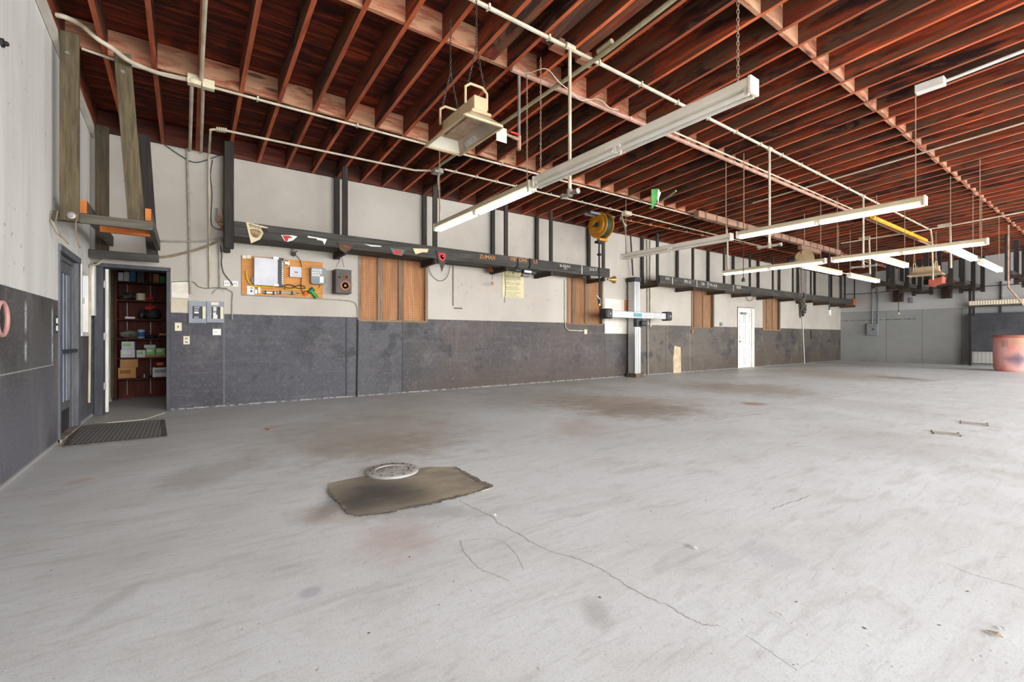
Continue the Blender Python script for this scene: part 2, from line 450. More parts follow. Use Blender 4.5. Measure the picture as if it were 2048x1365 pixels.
STAINS = []   # (cx, cy, rx, ry, colour, strength) on the slab
def st(px0, px1, py0, py1, col, s):
    a, b = AZ((px0 + px1) / 2, py0), AZ((px0 + px1) / 2, py1)
    l, r = AZ(px0, (py0 + py1) / 2), AZ(px1, (py0 + py1) / 2)
    c = (a + b + l + r) / 4
    STAINS.append((c.x, c.y, max((r - l).length / 2, .05), max((a - b).length / 2, .05), math.atan2((r - l).y, (r - l).x), col, s))
st(480, 1000, 815, 935, (152, 141, 126), .75)
st(635, 720, 960, 1045, (96, 92, 86), .8)
st(660, 1010, 1005, 1045, (140, 136, 128), .5)
st(600, 960, 860, 925, (140, 128, 112), .55)
st(1060, 1420, 785, 838, (146, 126, 96), .8)
st(1140, 1440, 805, 842, (120, 107, 90), .6)
st(900, 1240, 775, 820, (134, 120, 102), .5)
st(1340, 1640, 762, 795, (132, 112, 84), .7)
st(1560, 1800, 738, 765, (150, 132, 106), .6)
st(1760, 1840, 752, 762, (96, 84, 70), .6)
st(1475, 1535, 804, 812, (140, 92, 62), .9)
st(325, 500, 915, 985, (140, 126, 108), .5)
st(560, 780, 1000, 1060, (156, 138, 118), .5)
st(690, 900, 1030, 1140, (172, 146, 136), .6)
st(1090, 1230, 835, 885, (168, 150, 134), .5)
st(1150, 1230, 1190, 1260, (140, 138, 132), .6)
st(0, 330, 880, 1010, (170, 166, 160), .35)
st(60, 320, 1060, 1180, (168, 166, 162), .35)
st(196, 236, 1170, 1250, (140, 138, 133), .4)
st(600, 640, 1178, 1192, (156, 152, 172), .7)
st(1480, 1600, 1080, 1140, (168, 168, 180), .4)
st(1560, 1960, 850, 930, (160, 156, 148), .4)
st(1650, 1900, 800, 830, (168, 166, 162), .4)
st(140, 180, 955, 970, (176, 134, 98), .5)
st(520, 560, 850, 862, (190, 116, 80), .5)
st(1870, 1930, 862, 874, (150, 146, 132), .6)
st(1920, 1985, 843, 855, (150, 146, 132), .6)
def floor_mat():
    k = NT('worn_concrete_slab'); x, y, z = k.xyz(); p = k.pos()
    S = lambda r, g, b: lin((r, g, b))
    n1 = k.noise(p, .5, 5, .6, .4); n2 = k.noise(p, 2.4, 6, .65, .5); n3 = k.noise(p, 30, 5, .7)
    brush = k.noise(k.scale(p, (1.3, 5.0, 1)), 1.2, 6, .65, .8)
    c = k.mix(k.sm(n1, .35, .65), S(214, 219, 221), S(204, 208, 208))
    c = k.mix(k.math('MULTIPLY', k.sm(n2, .5, .72), .4), c, S(190, 191, 188))
    c = k.mix(k.math('MULTIPLY', k.sm(brush, .5, .68), .42), c, S(178, 177, 173))
    c = k.mix(k.math('MULTIPLY', k.sm(n3, .48, .75), .3), c, S(164, 164, 161))
    n4 = k.noise(p, 110, 3, .7)
    c = k.mix(k.math('MULTIPLY', k.sm(n4, .5, .66), .34), c, S(160, 160, 157))
    c = k.mix(k.math('MULTIPLY', k.sm(n3, .22, .42, 1, 0), .25), c, S(228, 227, 224))
    fs = k.noise(k.scale(p, (2.2, 15, 1)), 1.6, 5, .7, .8)
    c = k.mix(k.math('MULTIPLY', k.sm(fs, .52, .7), .3), c, S(158, 157, 153))
    c = k.mix(k.math('MULTIPLY', k.sm(fs, .46, .3), .25), c, S(232, 233, 232))
    band = k.math('MULTIPLY', k.sm(y, 4.9, 7.6), k.sm(n1, .25, .7, .35, 1.0))
    c = k.mix(k.math('MULTIPLY', band, .5), c, S(168, 157, 141))
    near = k.math('MULTIPLY', k.sm(x, .2, 2.6, 1, 0), k.sm(n2, .35, .65, .2, .8))
    c = k.mix(k.math('MULTIPLY', near, .15), c, S(170, 164, 156))
    # stains with shapes of their own
    dn = k.noise(p, 3.2, 5, .7)
    dv = k.math('MULTIPLY', k.math('SUBTRACT', dn, .5), 1.5)
    for cx, cy, rx, ry, an, col, s in STAINS:
        ca, sa = cos(an), sin(an)
        dx = k.math('SUBTRACT', x, cx); dy = k.math('SUBTRACT', y, cy)
        u = k.math('MULTIPLY', k.math('MULTIPLY_ADD', dx, ca, k.math('MULTIPLY', dy, sa)), 1 / rx)
        w = k.math('MULTIPLY', k.math('MULTIPLY_ADD', dy, ca, k.math('MULTIPLY', dx, -sa)), 1 / ry)
        d = k.math('ADD', k.math('SQRT', k.math('ADD', k.math('MULTIPLY', u, u), k.math('MULTIPLY', w, w))), dv)
        c = k.mix(k.math('MULTIPLY', k.sm(d, .25, 1.15, 1, 0), s * .72), c, S(*col))
    sp = k.sm(k.noise(p, 55, 2, .5), .72, .745)
    c = k.mix(k.math('MULTIPLY', sp, .7), c, S(226, 224, 218))
    sp = k.sm(k.noise(k.scale(p, (1, 1, 1), (5, 2, 1)), 34, 2, .5), .735, .755)
    c = k.mix(k.math('MULTIPLY', sp, .6), c, S(92, 90, 84))
    k.bump(n3, .12, .004)
    rg = k.sm(n2, .3, .7, .62, .42)
    return k.out(c, rg)
M_WB, M_WL, M_WR, M_FL = wall_back_mat(), wall_left_mat(), wall_right_mat(), floor_mat()

# ---- plain materials
M_WHITE = M('off_white_paint', 'd6d0c6', 'c4bdb2', 3, .5)
M_WHITE2 = M('bright_white_enamel', 'e4e2dc', 'd6d3cc', 3, .4)
M_CREAM = M('cream_plastic', 'ded4b8', 'd2c6a6', 4, .45)
M_CONDUIT = M('painted_conduit', 'c8bda8', 'aea28c', 4, .5)
M_CONDUITG = M('dusty_grey_conduit', 'a59f94', '8c867c', 6, .5)
M_OLIVE = M('olive_conduit', 'a29a7c', '8e8668', 6, .5)
M_PINKP = M('pink_dusty_pipe', 'b08a78', '977260', 5, .6)
M_GREYP = M('grey_iron_pipe', '86807a', '6c6660', 6, .5)
M_COPPER = M('copper_pipe', 'a8623e', '8c4e30', 6, .45, .4)
M_BLACK = M('black_rubber', '1c1b1b', '29282a', 8, .6)
M_BLACKP = M('black_plastic', '2a2a2c', '36363a', 6, .45)
M_WIRE = M('dark_wire', '4a453f', '3a3530', 8, .6)
M_WIREB = M('brown_wire', '8a7b60', '746650', 8, .6)
M_STEEL = M('zinc_steel', '9a9790', '86837c', 10, .4, .6)
M_CHAINB = M('dark_chain', '55504a', '403b36', 10, .5, .5)
M_CHAINL = M('dusty_chain', 'a08a74', '8a735f', 10, .6, .2)
M_BEIGE = M('beige_heater_enamel', 'c8b08c', 'b09a78', 3, .45)
M_HEATIN = M('polished_reflector', 'c9bba8', 'b8a894', 3, .32, .35)
M_CERAM = M('ceramic_tile', 'b89c84', 'a4886f', 10, .7)
M_GREYBOX = M('blue_grey_steel', '8a8f96', '7c8188', 4, .45)
M_GREYBOX2 = M('grey_steel_box', '84888a', '767a7c', 4, .5)
M_FRAME = M('blue_grey_frame_paint', '6a6b6f', '56575b', 5, .5, 0, (3, 3, .6))
M_FRAMED = M('dark_frame_paint', '45464c', '37373c', 5, .5, 0, (3, 3, .6))
M_ALU = M('brushed_aluminium', 'c6c6c4', 'b2b2b1', 4, .35, .35, (1, 1, .2))
M_TEAL = M('teal_panel', '5b98a6', '47808e', 4, .35)
M_PAPERY = M('yellowed_paper', 'd2c8a2', 'c8bc92', 4, .7)
M_PAPERW = M('white_paper', 'e6e4de', 'dad8d0', 4, .7)
M_INK = M('faded_ink', '6a604a', '5a523e', 8, .8)
M_INKD = M('dark_ink', '33302c', '2a2725', 8, .8)
M_TXTW = M('white_stencil_paint', 'cfccc4', 'b8b4aa', 8, .8)
M_TXTO = M('orange_stencil_paint', 'd0935a', 'b87840', 8, .8)
M_RED = M('red_print', 'c03430', 'ac2a28', 6, .6)
M_BROWNPR = M('brown_print', '8a6a4a', '7a5a3e', 6, .7)
M_PENNC = M('cream_pennant', 'd8cba6', 'ccbd94', 5, .7)
M_PENNG = M('grey_pennant', '6e6a68', '5c5856', 5, .7)
M_GREEN = M('green_pennant', '4c9a4a', '3c8440', 6, .6)
M_GREENB = M('green_plastic', '2f9e48', '268a3e', 6, .4)
M_ORANGEP = M('orange_plastic', 'd8743a', 'c8642e', 6, .45)
M_YELLOW = M('yellow_cable_jacket', 'e0b030', 'd09e22', 6, .45)
M_REEL = M('ochre_reel_enamel', 'c8861e', 'b07314', 4, .42)
M_YRAIL = M('yellow_rail_paint', 'e0a828', 'cc9420', 4, .5)
M_SPKR = M('walnut_veneer', '4a3c34', '3a2f29', 5, .5, 0, (1, 1, 6))
M_SPKF = M('grey_speaker_front', '56514c', '4a4642', 6, .6)
M_CONE = M('brown_speaker_cone', 'a0704e', '84583c', 8, .6)
M_SPKB = M('dark_brown_cabinet', '3e281c', '321f16', 5, .5)
M_CARD = M('brown_cardboard', 'c0905c', 'b0804e', 4, .75)
M_CARDW = M('white_box_board', 'd4d4d8', 'c6c6cc', 4, .6)
M_GRNBX = M('green_white_box_board', '9ccf8a', '84bd74', 5, .6)
M_BIN = None
M_MANH = M('galvanised_cover', 'b4b2ae', '9c9a94', 7, .5, .1, (1, 1, 1), .2)
M_PATCH = M('rough_brown_concrete', 'aaa08c', '7c756a', 2.6, .75, 0, (1, 1.6, 1), .3)
M_TAR = M('dark_crumbled_edge', '66625a', '827c70', 14, .85, 0, (1, 1, 1), .4)
M_CRACK = M('crack_dirt', '989588', 'aeaba2', 20, .9)
M_MAT = M('dark_rubber_mat', '645f5b', '524e4a', 20, .75)
M_TUBEON = EM('lit_tube', 'f6f8f2', 2.2)
M_TUBEOFF = M('unlit_tube', 'e8e4da', 'dcd8cc', 3, .35)
M_LIGHT = M('strip_light_enamel', 'cfc3a8', 'beb192', 3, .45)
M_LIGHTW = M('white_strip_enamel', 'ece6d8', 'e0d8c6', 3, .42)
M_REDBOX = M('faded_red_enamel', 'b8604a', 'a04e3c', 5, .55)
M_PEG = M('navy_pegboard', '3e3f48', '33343c', 3, .65)
M_PLASTIC = M('clear_plastic_sheet', 'cfc6b6', 'b8ac98', 6, .25)
M_BEIGEP = M('beige_filler_panel', 'c8bda6', 'bcb099', 5, .6)
M_BLUEP = M('blue_print', '3a5e8c', '32507a', 6, .6)

def slab_mat():
    k = NT('stained_patch_concrete'); x, y, z = k.xyz(); p = k.pos()
    n1 = k.noise(k.scale(p, (1.6, 3.2, 1)), 1.6, 5, .6, .5); n2 = k.noise(p, 22, 5, .7)
    c = k.mix(k.sm(n1, .35, .65), lin((168, 158, 136)), lin((134, 127, 116)))
    for px, py, r, s_ in ((750, 985, .42, .85), (715, 1010, .32, .7), (810, 995, .3, .5), (735, 955, .2, .4)):
        w = AZ(px, py); dx = k.math('SUBTRACT', x, w.x); dy = k.math('SUBTRACT', y, w.y)
        d = k.math('ADD', k.math('SQRT', k.math('ADD', k.math('MULTIPLY', dx, dx), k.math('MULTIPLY', dy, dy))), k.math('MULTIPLY', k.math('SUBTRACT', n1, .5), .5))
        c = k.mix(k.math('MULTIPLY', k.sm(d, .04, r, 1, 0), s_), c, lin((66, 64, 62)))
    c = k.mix(k.math('MULTIPLY', k.sm(n2, .5, .75), .35), c, lin((108, 103, 94)))
    k.bump(n2, .2, .005)
    return k.out(c, .7)
M_SLAB = slab_mat()
def glass_mat():
    k = NT('bluish_door_glass')
    g = k.n('ShaderNodeBsdfGlossy'); g.inputs['Roughness'].default_value = .05; g.inputs['Color'].default_value = (.8, .86, .95, 1)
    t = k.n('ShaderNodeBsdfTransparent'); t.inputs['Color'].default_value = (.5, .53, .58, 1)
    m = k.n('ShaderNodeMixShader'); m.inputs[0].default_value = .35
    k.t.links.new(t.outputs[0], m.inputs[1]); k.t.links.new(g.outputs[0], m.inputs[2])
    k.t.links.new(m.outputs[0], k.t.nodes['Material Output'].inputs['Surface'])
    return k.mat
M_GLASS = glass_mat()
def bin_mat():
    k = NT('stained_pink_plastic'); p = k.objc(); x, y, z = k.xyz(p)
    n = k.noise(p, 1.6, 4, .6)
    c = k.mix(k.sm(n, .35, .65), lin((226, 172, 164)), lin((212, 138, 124)))
    bl = k.sm(k.math('ADD', k.math('ADD', k.math('ABSOLUTE', k.math('SUBTRACT', z, .42)), k.math('MULTIPLY', k.math('ABSOLUTE', k.math('SUBTRACT', y, -.12)), .9)), k.math('MULTIPLY', k.math('SUBTRACT', n, .5), .5)), .02, .38, 1, 0)
    c = k.mix(k.math('MULTIPLY', bl, .85), c, lin((82, 84, 104)))
    tan = k.math('MULTIPLY', k.sm(z, .75, .95), k.sm(y, .1, -.02))
    c = k.mix(k.math('MULTIPLY', tan, .8), c, lin((178, 140, 112)))
    return k.out(c, .5)
M_BIN = bin_mat()
def peg_mat():
    k = NT('dark_pegboard'); x, y, z = k.xyz()
    a = k.math('ABSOLUTE', k.math('SUBTRACT', k.math('FRACT', k.math('MULTIPLY', y, 20)), .5))
    b = k.math('ABSOLUTE', k.math('SUBTRACT', k.math('FRACT', k.math('MULTIPLY', z, 20)), .5))
    d = k.math('SQRT', k.math('ADD', k.math('MULTIPLY', a, a), k.math('MULTIPLY', b, b)))
    n = k.noise(k.pos(), 2.0, 5, .6)
    c = k.mix(k.sm(n, .35, .7), lin((60, 60, 64)), lin((78, 78, 82)))
    c = k.mix(k.sm(d, .12, .2, 1, 0), c, lin((22, 22, 24)))
    return k.out(c, .65)
M_PEGB = peg_mat()
def lattice_mat():
    k = NT('cream_grille'); x, y, z = k.xyz()
    a = k.math('FRACT', k.math('MULTIPLY', y, 14))
    c = k.mix(k.sm(a, .62, .7), lin((226, 214, 186)), lin((160, 146, 120)))
    return k.out(c, .6)
M_GRILLE = lattice_mat()
def ribbed_mat():
    k = NT('grey_ribbed_panel'); x, y, z = k.xyz()
    a = k.math('FRACT', k.math('MULTIPLY', y, 9))
    c = k.mix(k.sm(a, .82, .9), lin((168, 166, 160)), lin((128, 126, 120)))
    return k.out(c, .6)
M_RIB = ribbed_mat()
def mat_rubber():
    k = NT('perforated_rubber'); x, y, z = k.xyz()
    a = k.math('ABSOLUTE', k.math('SUBTRACT', k.math('FRACT', k.math('MULTIPLY', x, 26)), .5))
    b = k.math('ABSOLUTE', k.math('SUBTRACT', k.math('FRACT', k.math('MULTIPLY', y, 26)), .5))
    d = k.math('SQRT', k.math('ADD', k.math('MULTIPLY', a, a), k.math('MULTIPLY', b, b)))
    c = k.mix(k.sm(d, .25, .36, 1, 0), lin((104, 101, 99)), lin((156, 152, 147)))
    st_ = k.sm(k.math('ABSOLUTE', k.math('SUBTRACT', k.math('FRACT', k.math('MULTIPLY', x, 5.2)), .5)), .07, .1, 1, 0)
    c = k.mix(k.math('MULTIPLY', st_, .08), c, lin((70, 68, 67)))
    return k.out(c, .75)
M_MATP = mat_rubber()

# ------------------------------------------------------------------ the room
fl = MB().box(XL - .3, XR + .3, YF - .1, 11.0, -.15, 0)
floor = struct('floor', mb=fl, mat=M_FL)

def cells(mb, axis, w0, w1, u0, u1, z0, z1, holes):
    us = sorted({u0, u1} | {h[i] for h in holes for i in (0, 1)}); zs = sorted({z0, z1} | {h[i] for h in holes for i in (2, 3)})
    for a, b in zip(us, us[1:]):
        for c, d in zip(zs, zs[1:]):
            um, zm = (a + b) / 2, (c + d) / 2
            if any(h[0] < um < h[1] and h[2] < zm < h[3] for h in holes): continue
            if axis == 'x': mb.box(a, b, w0, w1, c, d)
            else: mb.box(w0, w1, a, b, c, d)
WIN = [(2.62, 3.9, 1.42, 2.66), (7.78, 8.98, 1.45, 2.62), (13.1, 14.3, 1.42, 2.64), (17.72, 19.0, 1.4, 2.62)]
DOOR2 = (-.985, -.235, 0, 2.10)                   # doorway to the storage room
DOOR3 = (15.9, 16.98, 0, 2.12)                    # panelled white door
mb = MB(); cells(mb, 'x', YB, YB + .2, XL - .25, XR + .25, 0, RZ0, WIN + [DOOR2, DOOR3]); mb.box(XL - .25, XR + .25, YB + .05, YB + .2, RZ0, RZ0 + .3); struct('wall_back', mb=mb, mat=M_WB)
mb = MB()
LD = (6.47, 7.54, 0, 2.04); LW = (7.66, 8.19, 1.10, 2.0)
cells(mb, 'y', XL - .25, XL, YF, YB, 0, RZ0 - .02, [LD, LW])
mb.prism([(XL - .25, YF, RZ0 - .02), (XL - .25, YB, RZ0 - .02), (XL - .25, YB, roof(YB) + .28), (XL - .25, YF, roof(YF) + .28)], (.25, 0, 0))
struct('wall_left', mb=mb, mat=M_WL)
mb = MB(); mb.prism([(XR, YF, 0), (XR, YB, 0), (XR, YB, roof(YB) + .28), (XR, YF, roof(YF) + .28)], (.25, 0, 0))
struct('wall_right', mb=mb, mat=M_WR)
mb = MB(); cells(mb, 'x', YF - .25, YF, XL - .25, XR + .25, 0, roof(YF) + .28, [(a, b, 0, BAY_H) for a, b in BAYS]); struct('wall_front', mb=mb, mat=M_WHITE)
mb = MB(); mb.prism([(XL - .3, YF - .3, roof(YF - .3) + .285), (XL - .3, YB + .25, roof(YB + .25) + .285), (XL - .3, YB + .25, roof(YB + .25) + .33), (XL - .3, YF - .3, roof(YF - .3) + .33)], (XR - XL + .6, 0, 0))
struct('ceiling', mb=mb, mat=M_DECK)
# storage room behind the doorway
mb = MB()
mb.box(-1.45, 1.6, 10.75, 10.9, 0, 2.7).box(-1.45, -1.3, YB + .2, 10.75, 0, 2.7).box(1.5, 1.6, YB + .2, 10.75, 0, 2.7).box(-1.45, 1.6, YB + .2, 10.9, 2.7, 2.8)
struct('wall_storage', mb=mb, mat=M('dim_storage_plaster', '9c8c74', '84755f', 3, .7))

# joists
TH = .045
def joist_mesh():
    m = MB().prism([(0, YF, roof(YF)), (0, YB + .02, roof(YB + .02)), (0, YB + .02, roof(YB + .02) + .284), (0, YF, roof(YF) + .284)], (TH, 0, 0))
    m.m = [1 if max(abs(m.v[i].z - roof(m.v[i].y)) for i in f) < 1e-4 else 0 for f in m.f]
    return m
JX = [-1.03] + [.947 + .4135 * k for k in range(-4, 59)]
j0 = obj('roof_joist', joist_mesh(), [W_JOIST, W_LIT_EDGE])
tag(j0, 'reddish-brown roof joist lying tight against the left wall', 'joist', 'roof joists')
jx0 = j0.location.x
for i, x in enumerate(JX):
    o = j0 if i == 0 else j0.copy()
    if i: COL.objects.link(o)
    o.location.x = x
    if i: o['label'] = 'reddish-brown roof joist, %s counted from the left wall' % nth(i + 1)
# side boards nailed to three joists
for n, (a, b, y1) in enumerate([(2.625, 2.80, 4.27), (3.045, 3.19, 3.75), (3.46, 3.59, 3.74)]):
    o = obj('sister_board', MB().prism([(a, YF, roof(YF) + .004), (a, y1, roof(y1) + .004), (a, y1, roof(y1) + .25), (a, YF, roof(YF) + .25)], (b - a, 0, 0)), W_JOIST)
    tag(o, 'wide red board nailed along the right side of the %s roof joist' % nth(JX.index(.947 + .4135 * (n + 4)) + 1), 'board', 'boards nailed to roof joists')
# blocking
def blocks(y, rowlabel, mat, h, name, stag, group):
    src = None
    gap = .4135 - TH
    for i in range(len(JX) - 1):
        g = JX[i + 1] - JX[i] - TH
        yy = y + (stag if i % 2 else -stag)
        if abs(g - gap) < .01 and src is not None:
            o = src.copy(); COL.objects.link(o)
            o.location = V((JX[i] + TH / 2 + g / 2, yy, roof(yy) + .004))
        else:
            o = obj(name, MB().box(-g / 2, g / 2, -.022, .022, 0, h), mat)
            o.location = V((JX[i] + TH / 2 + g / 2, yy, roof(yy) + .004))
            if abs(g - gap) < .01: src = o
        o.location.x -= 0
        tag(o, '%s right of the %s joist from left' % (rowlabel, nth(i + 1)), 'block', group)
blocks(8.45, 'dark rim block over the long wall,', W_RIM, .275, 'rim_block', 0, 'rim blocks over the long wall')
blocks(6.40, 'tan wood block, first blocking row from long wall,', W_BLOCK, .275, 'blocking', .012, 'first row of blocking')
blocks(4.30, 'tan wood block, second blocking row from long wall,', W_BLOCK, .275, 'blocking', .012, 'second row of blocking')
blocks(2.26, 'tan wood block, third blocking row from long wall,', W_BLOCK, .275, 'blocking', .012, 'third row of blocking')
for n, x0 in enumerate((3.045, 3.46)):
    a = x0 + (.15 if n == 0 else .13)
    o = obj('short_block', MB().box(a, x0 + .36, 3.76, 3.80, roof(3.78) + .004, roof(3.78) + .17), W_BLOCK)
    tag(o, 'short tan scrap block %s two side-boarded joists' % ('between the first' if n == 0 else 'right of the last of'), 'block')

# ------------------------------------------------------------------ left wall: glass door, sash window, trim
d = struct('door_1', (XL, 7.0, 0))
xo = XL - .035
mb = MB()
mb.box(XL - .24, XL + .015, LD[0] + .0, LD[0] + .06, 0, LD[3] - .071).box(XL - .24, XL + .02, LD[1] - .13, LD[1], 0, LD[3] - .071).box(XL - .24, XL + .024, LD[0] - .002, LD[1] + .002, LD[3] - .07, LD[3] + .005)
mb.box(XL - .2, XL - .02, LD[1] - .16, LD[1] - .131, 0, LD[3] - .121).box(XL - .2, XL - .022, LD[0] + .061, LD[1] - .131, LD[3] - .12, LD[3] - .071)
obj('door_frame', mb, M_FRAME, d, bevel=.004)
obj('threshold', MB().box(XL - .25, XL + .03, LD[0], LD[1], 0, .035), M_PATCH, d)
mb = MB()
ya, yb = LD[0] + .06, LD[1] - .16
mb.box(xo - .045, xo, ya, ya + .1, .04, 1.92).box(xo - .045, xo, yb - .1, yb, .04, 1.92).box(xo - .044, xo - .001, ya + .101, yb - .101, 1.8, 1.92)
mb.box(xo - .044, xo - .001, ya + .101, yb - .101, .28, .36)
obj('door_leaf', mb, M_FRAME, d, bevel=.004)
obj('kick_panel', MB().box(xo - .04, xo - .005, ya + .1, yb - .1, .04, .28), M_BLACKP, d, label='black kick panel of the glass door')
obj('glass_pane', MB().box(xo - .026, xo - .02, ya + .1, yb - .1, .36, 1.8), M_GLASS, d)
mb = MB()
for y in (ya + .28, ya + .5, ya + .66): mb.box(xo - .02, xo - .012, y, y + .035, .36, 1.8)
obj('glazing_bar', mb, M_GREYBOX, d)
obj('push_bar', MB().beam((xo + .03, ya + .02, .93), (xo + .03, yb - .02, .93), .05, .04), M_FRAMED, d, bevel=.004)
w = struct('window_5', (XL, 7.92, 1.1))
mb = MB()
mb.box(XL - .2, XL + .012, LW[0], LW[0] + .06, LW[2] + .051, LW[3] - .101).box(XL - .2, XL + .012, LW[1] - .07, LW[1], LW[2] + .051, LW[3] - .101).box(XL - .2, XL + .02, LW[0], LW[1], LW[2], LW[2] + .05).box(XL - .2, XL + .014, LW[0], LW[1], LW[3] - .1, LW[3]).box(XL - .12, XL - .02, LW[0] + .061, LW[1] - .071, 1.53, 1.6)
obj('window_frame', mb, M_WHITE2, w, bevel=.003)
obj('lower_panel', MB().box(XL - .1, XL - .07, LW[0] + .06, LW[1] - .07, LW[2] + .05, 1.53), M_WHITE2, w, label='white boarded lower sash')
obj('glass_pane', MB().box(XL - .1, XL - .09, LW[0] + .06, LW[1] - .07, 1.6, LW[3] - .1), M_GLASS, w)
t = MB().beam((XL + .03, YF, roof(YF) - .06), (XL + .03, YB, roof(YB) - .06), .05, .09)
struct('trim_1', mb=t, mat=M_WHITE)
o = obj('wall_board', MB().box(XL + .005, XL + .055, 8.26, 8.40, 1.38, 2.06), M_WHITE2)
tag(o, 'short white board nailed upright in the left corner beside the doorway', 'board')
mb = MB()
c = AX(0, 638, XL + .03)
mb.tube([(XL + .035, c.y + .02 + .115 * cos(a), c.z + .115 * sin(a)) for a in [2 * pi * i / 28 for i in range(28)]], .014, 8, closed=True)
o = obj('hose_loop', mb, M('faded_pink_hose', 'c99a92', 'b8857c', 5, .55), smooth=True)
tag(o, 'faded pink hose loop hung on the dark left wall', 'hose')
c = AX(109, 649, XL)
o = thing('door_bell_button', 'narrow dark switch strip with two white buttons by the glass door', 'switch', (XL, c.y, c.z - .08))
obj('plate', MB().box(XL, XL + .015, c.y - .035, c.y + .035, c.z - .085, c.z + .085), M_BLACKP, o, bevel=.003)
for dz in (.035, -.04): obj('button', MB().box(XL + .015, XL + .024, c.y - .014, c.y + .014, c.z + dz - .025, c.z + dz + .025), M_WHITE2, o)
c = AX(2, 85, XL)
o = thing('wall_hook', 'small black bolt head high on the white left wall', 'bolt', (XL, c.y, c.z - .03))
obj('plate', MB().lathe([(.03, 0), (.03, .015)], (XL, c.y, c.z), (1, 0, 0), 12), M_BLACK, o)
obj('bolt_head', MB().lathe([(.016, .015), (.018, .03), (.01, .04)], (XL, c.y, c.z), (1, 0, 0), 8), M_BLACK, o)

# ------------------------------------------------------------------ doorway to the storage room
d = struct('door_2', (-.61, YB, 0))
x0, x1, zt = DOOR2[0], DOOR2[1], DOOR2[3]
mb = MB()
mb.box(x0 - .065, x0 + .03, YB - .03, YB + .22, 0, zt - .036).box(x1 - .02, x1 + .03, YB - .03, YB + .22, 0, zt - .036).box(x0 - .067, x1 + .032, YB - .033, YB + .222, zt - .035, zt + .02)
mb.box(x0 + .031, x0 + .045, YB + .05, YB + .08, 0, zt - .037)
obj('door_frame', mb, M_FRAMED, d, bevel=.004)
ld_ = V((-.30, .954, 0)); a_ = V((x0 + .058, YB + .06, 1.04)); lf = obj('door_leaf', MB().beam(a_, a_ + ld_ * .76, .045, 2.02), M_WHITE, d, bevel=.003, label='white door leaf swung open into the storage room')
for z in (.35, 1.05, 1.78): obj('hinge', MB().box(x0 + .028, x0 + .052, YB + .03, YB + .075, z, z + .1), M_STEEL, d)
obj('door_knob', MB().lathe([(.012, 0), (.012, .03), (.028, .045), (.028, .07), (.012, .08)], a_ + ld_ * .69 + V((.02, .01, -.06)), (.954, .3, 0), 14), M_STEEL, lf, smooth=True)

# shelving and what stands on it
SY = 10.35
LV = [.37, .73, 1.07, 1.412, 1.744, 2.067]
sx0, sx1, syb = -1.02, .35, SY + .32
s = thing('shelving_unit', 'dark red wooden shelving unit inside the open storage doorway', 'shelving unit', ((sx0 + sx1) / 2, SY + .15, 0))
obj('side_panel', MB().box(sx0, sx0 + .03, SY, syb, 0, 2.35), W_SHELF, s, bevel=.002)
obj('side_panel', MB().box(sx1 - .03, sx1, SY, syb, 0, 2.35), W_SHELF, s, bevel=.002)
obj('back_panel', MB().box(sx0, sx1, syb - .015, syb, 0, 2.35), W_SHELF, s)
for z in LV: obj('shelf', MB().box(sx0 + .03, sx1 - .03, SY, syb - .015, z - .025, z), W_SHELF, s, bevel=.002)
mb = MB()
for x in (-.88, -.55, -.2):
    for i in range(90):
        z = .06 + i * .025
        if all(abs(z - l) > .03 for l in LV): mb.box(x - .006, x + .006, syb - .018, syb - .015, z, z + .012)
obj('slotted_track', mb, M_STEEL, s)
def bx(name, label, cat, x0, x1, d0, dep, lv, h, mat, group=None, top=None, topmat=None):
    y0 = SY + d0; lv += .0015
    o = obj(name, MB().box(x0, x1, y0, y0 + dep, lv, lv + h), mat, bevel=.003)
    tag(o, label, cat, group)
    if top:
        obj('printed_label', MB().box(x0 + .1 * (x1 - x0), x0 + .7 * (x1 - x0), y0 - .001, y0, lv + h * .45, lv + h * .8), topmat, o)
    return o
X_ = lambda px: AY(px, 700, SY + .03).x
bx('cardboard_box', 'brown cardboard box at the bottom of its stack, lowest storage shelf', 'box', X_(236), X_(272), .03, .25, .37, .185, M_CARD, 'cardboard boxes', 1, M('box_print', '96683c', '8a5c34', 4, .8))
bx('cardboard_box', 'brown cardboard box on top of its stack, lowest storage shelf', 'box', X_(240), X_(276), .03, .25, .556, .145, M_CARD, 'cardboard boxes')
bx('storage_box', 'grey white box under an orange tub, lowest storage shelf', 'box', X_(305), X_(345), .03, .25, .37, .17, M_CARDW, None, 1, M_GREYBOX)
mb = MB().lathe([(.06, 0), (.062, .05), (.066, .052), (.066, .06), (.03, .065)], (X_(320), SY + .13, .571), n=18)
o = obj('tub', mb, M_ORANGEP, smooth=True); tag(o, 'orange lidded tub standing on the grey white storage box', 'tub')
mb = MB().lathe([(.05, 0), (.05, .008), (.016, .012), (.014, .06), (.006, .062)], (X_(288), SY + .12, .37), n=16)
o = obj('spindle', mb, M_STEEL, smooth=True); tag(o, 'small silver disc spindle on the lowest storage shelf', 'spindle')
bx('carton', 'white carton at the foot of its pair, second storage shelf', 'carton', X_(241), X_(270), .03, .22, .73, .14, M_CARDW, 'cartons on the second shelf', 1, M_PAPERW)
bx('carton', 'white carton with green top edge, upper of its pair, second storage shelf', 'carton', X_(243), X_(269), .03, .2, .871, .14, M_CARDW, 'cartons on the second shelf', 1, M_GRNBX)
bx('carton', 'small white and green carton between two stacks, second storage shelf', 'carton', X_(273), X_(291), .03, .2, .73, .13, M_CARDW, 'cartons on the second shelf', 1, M_GRNBX)
bx('tray', 'low brown cardboard tray holding green cartons', 'tray', X_(292), X_(331), .03, .2, .73, .04, M_CARD)
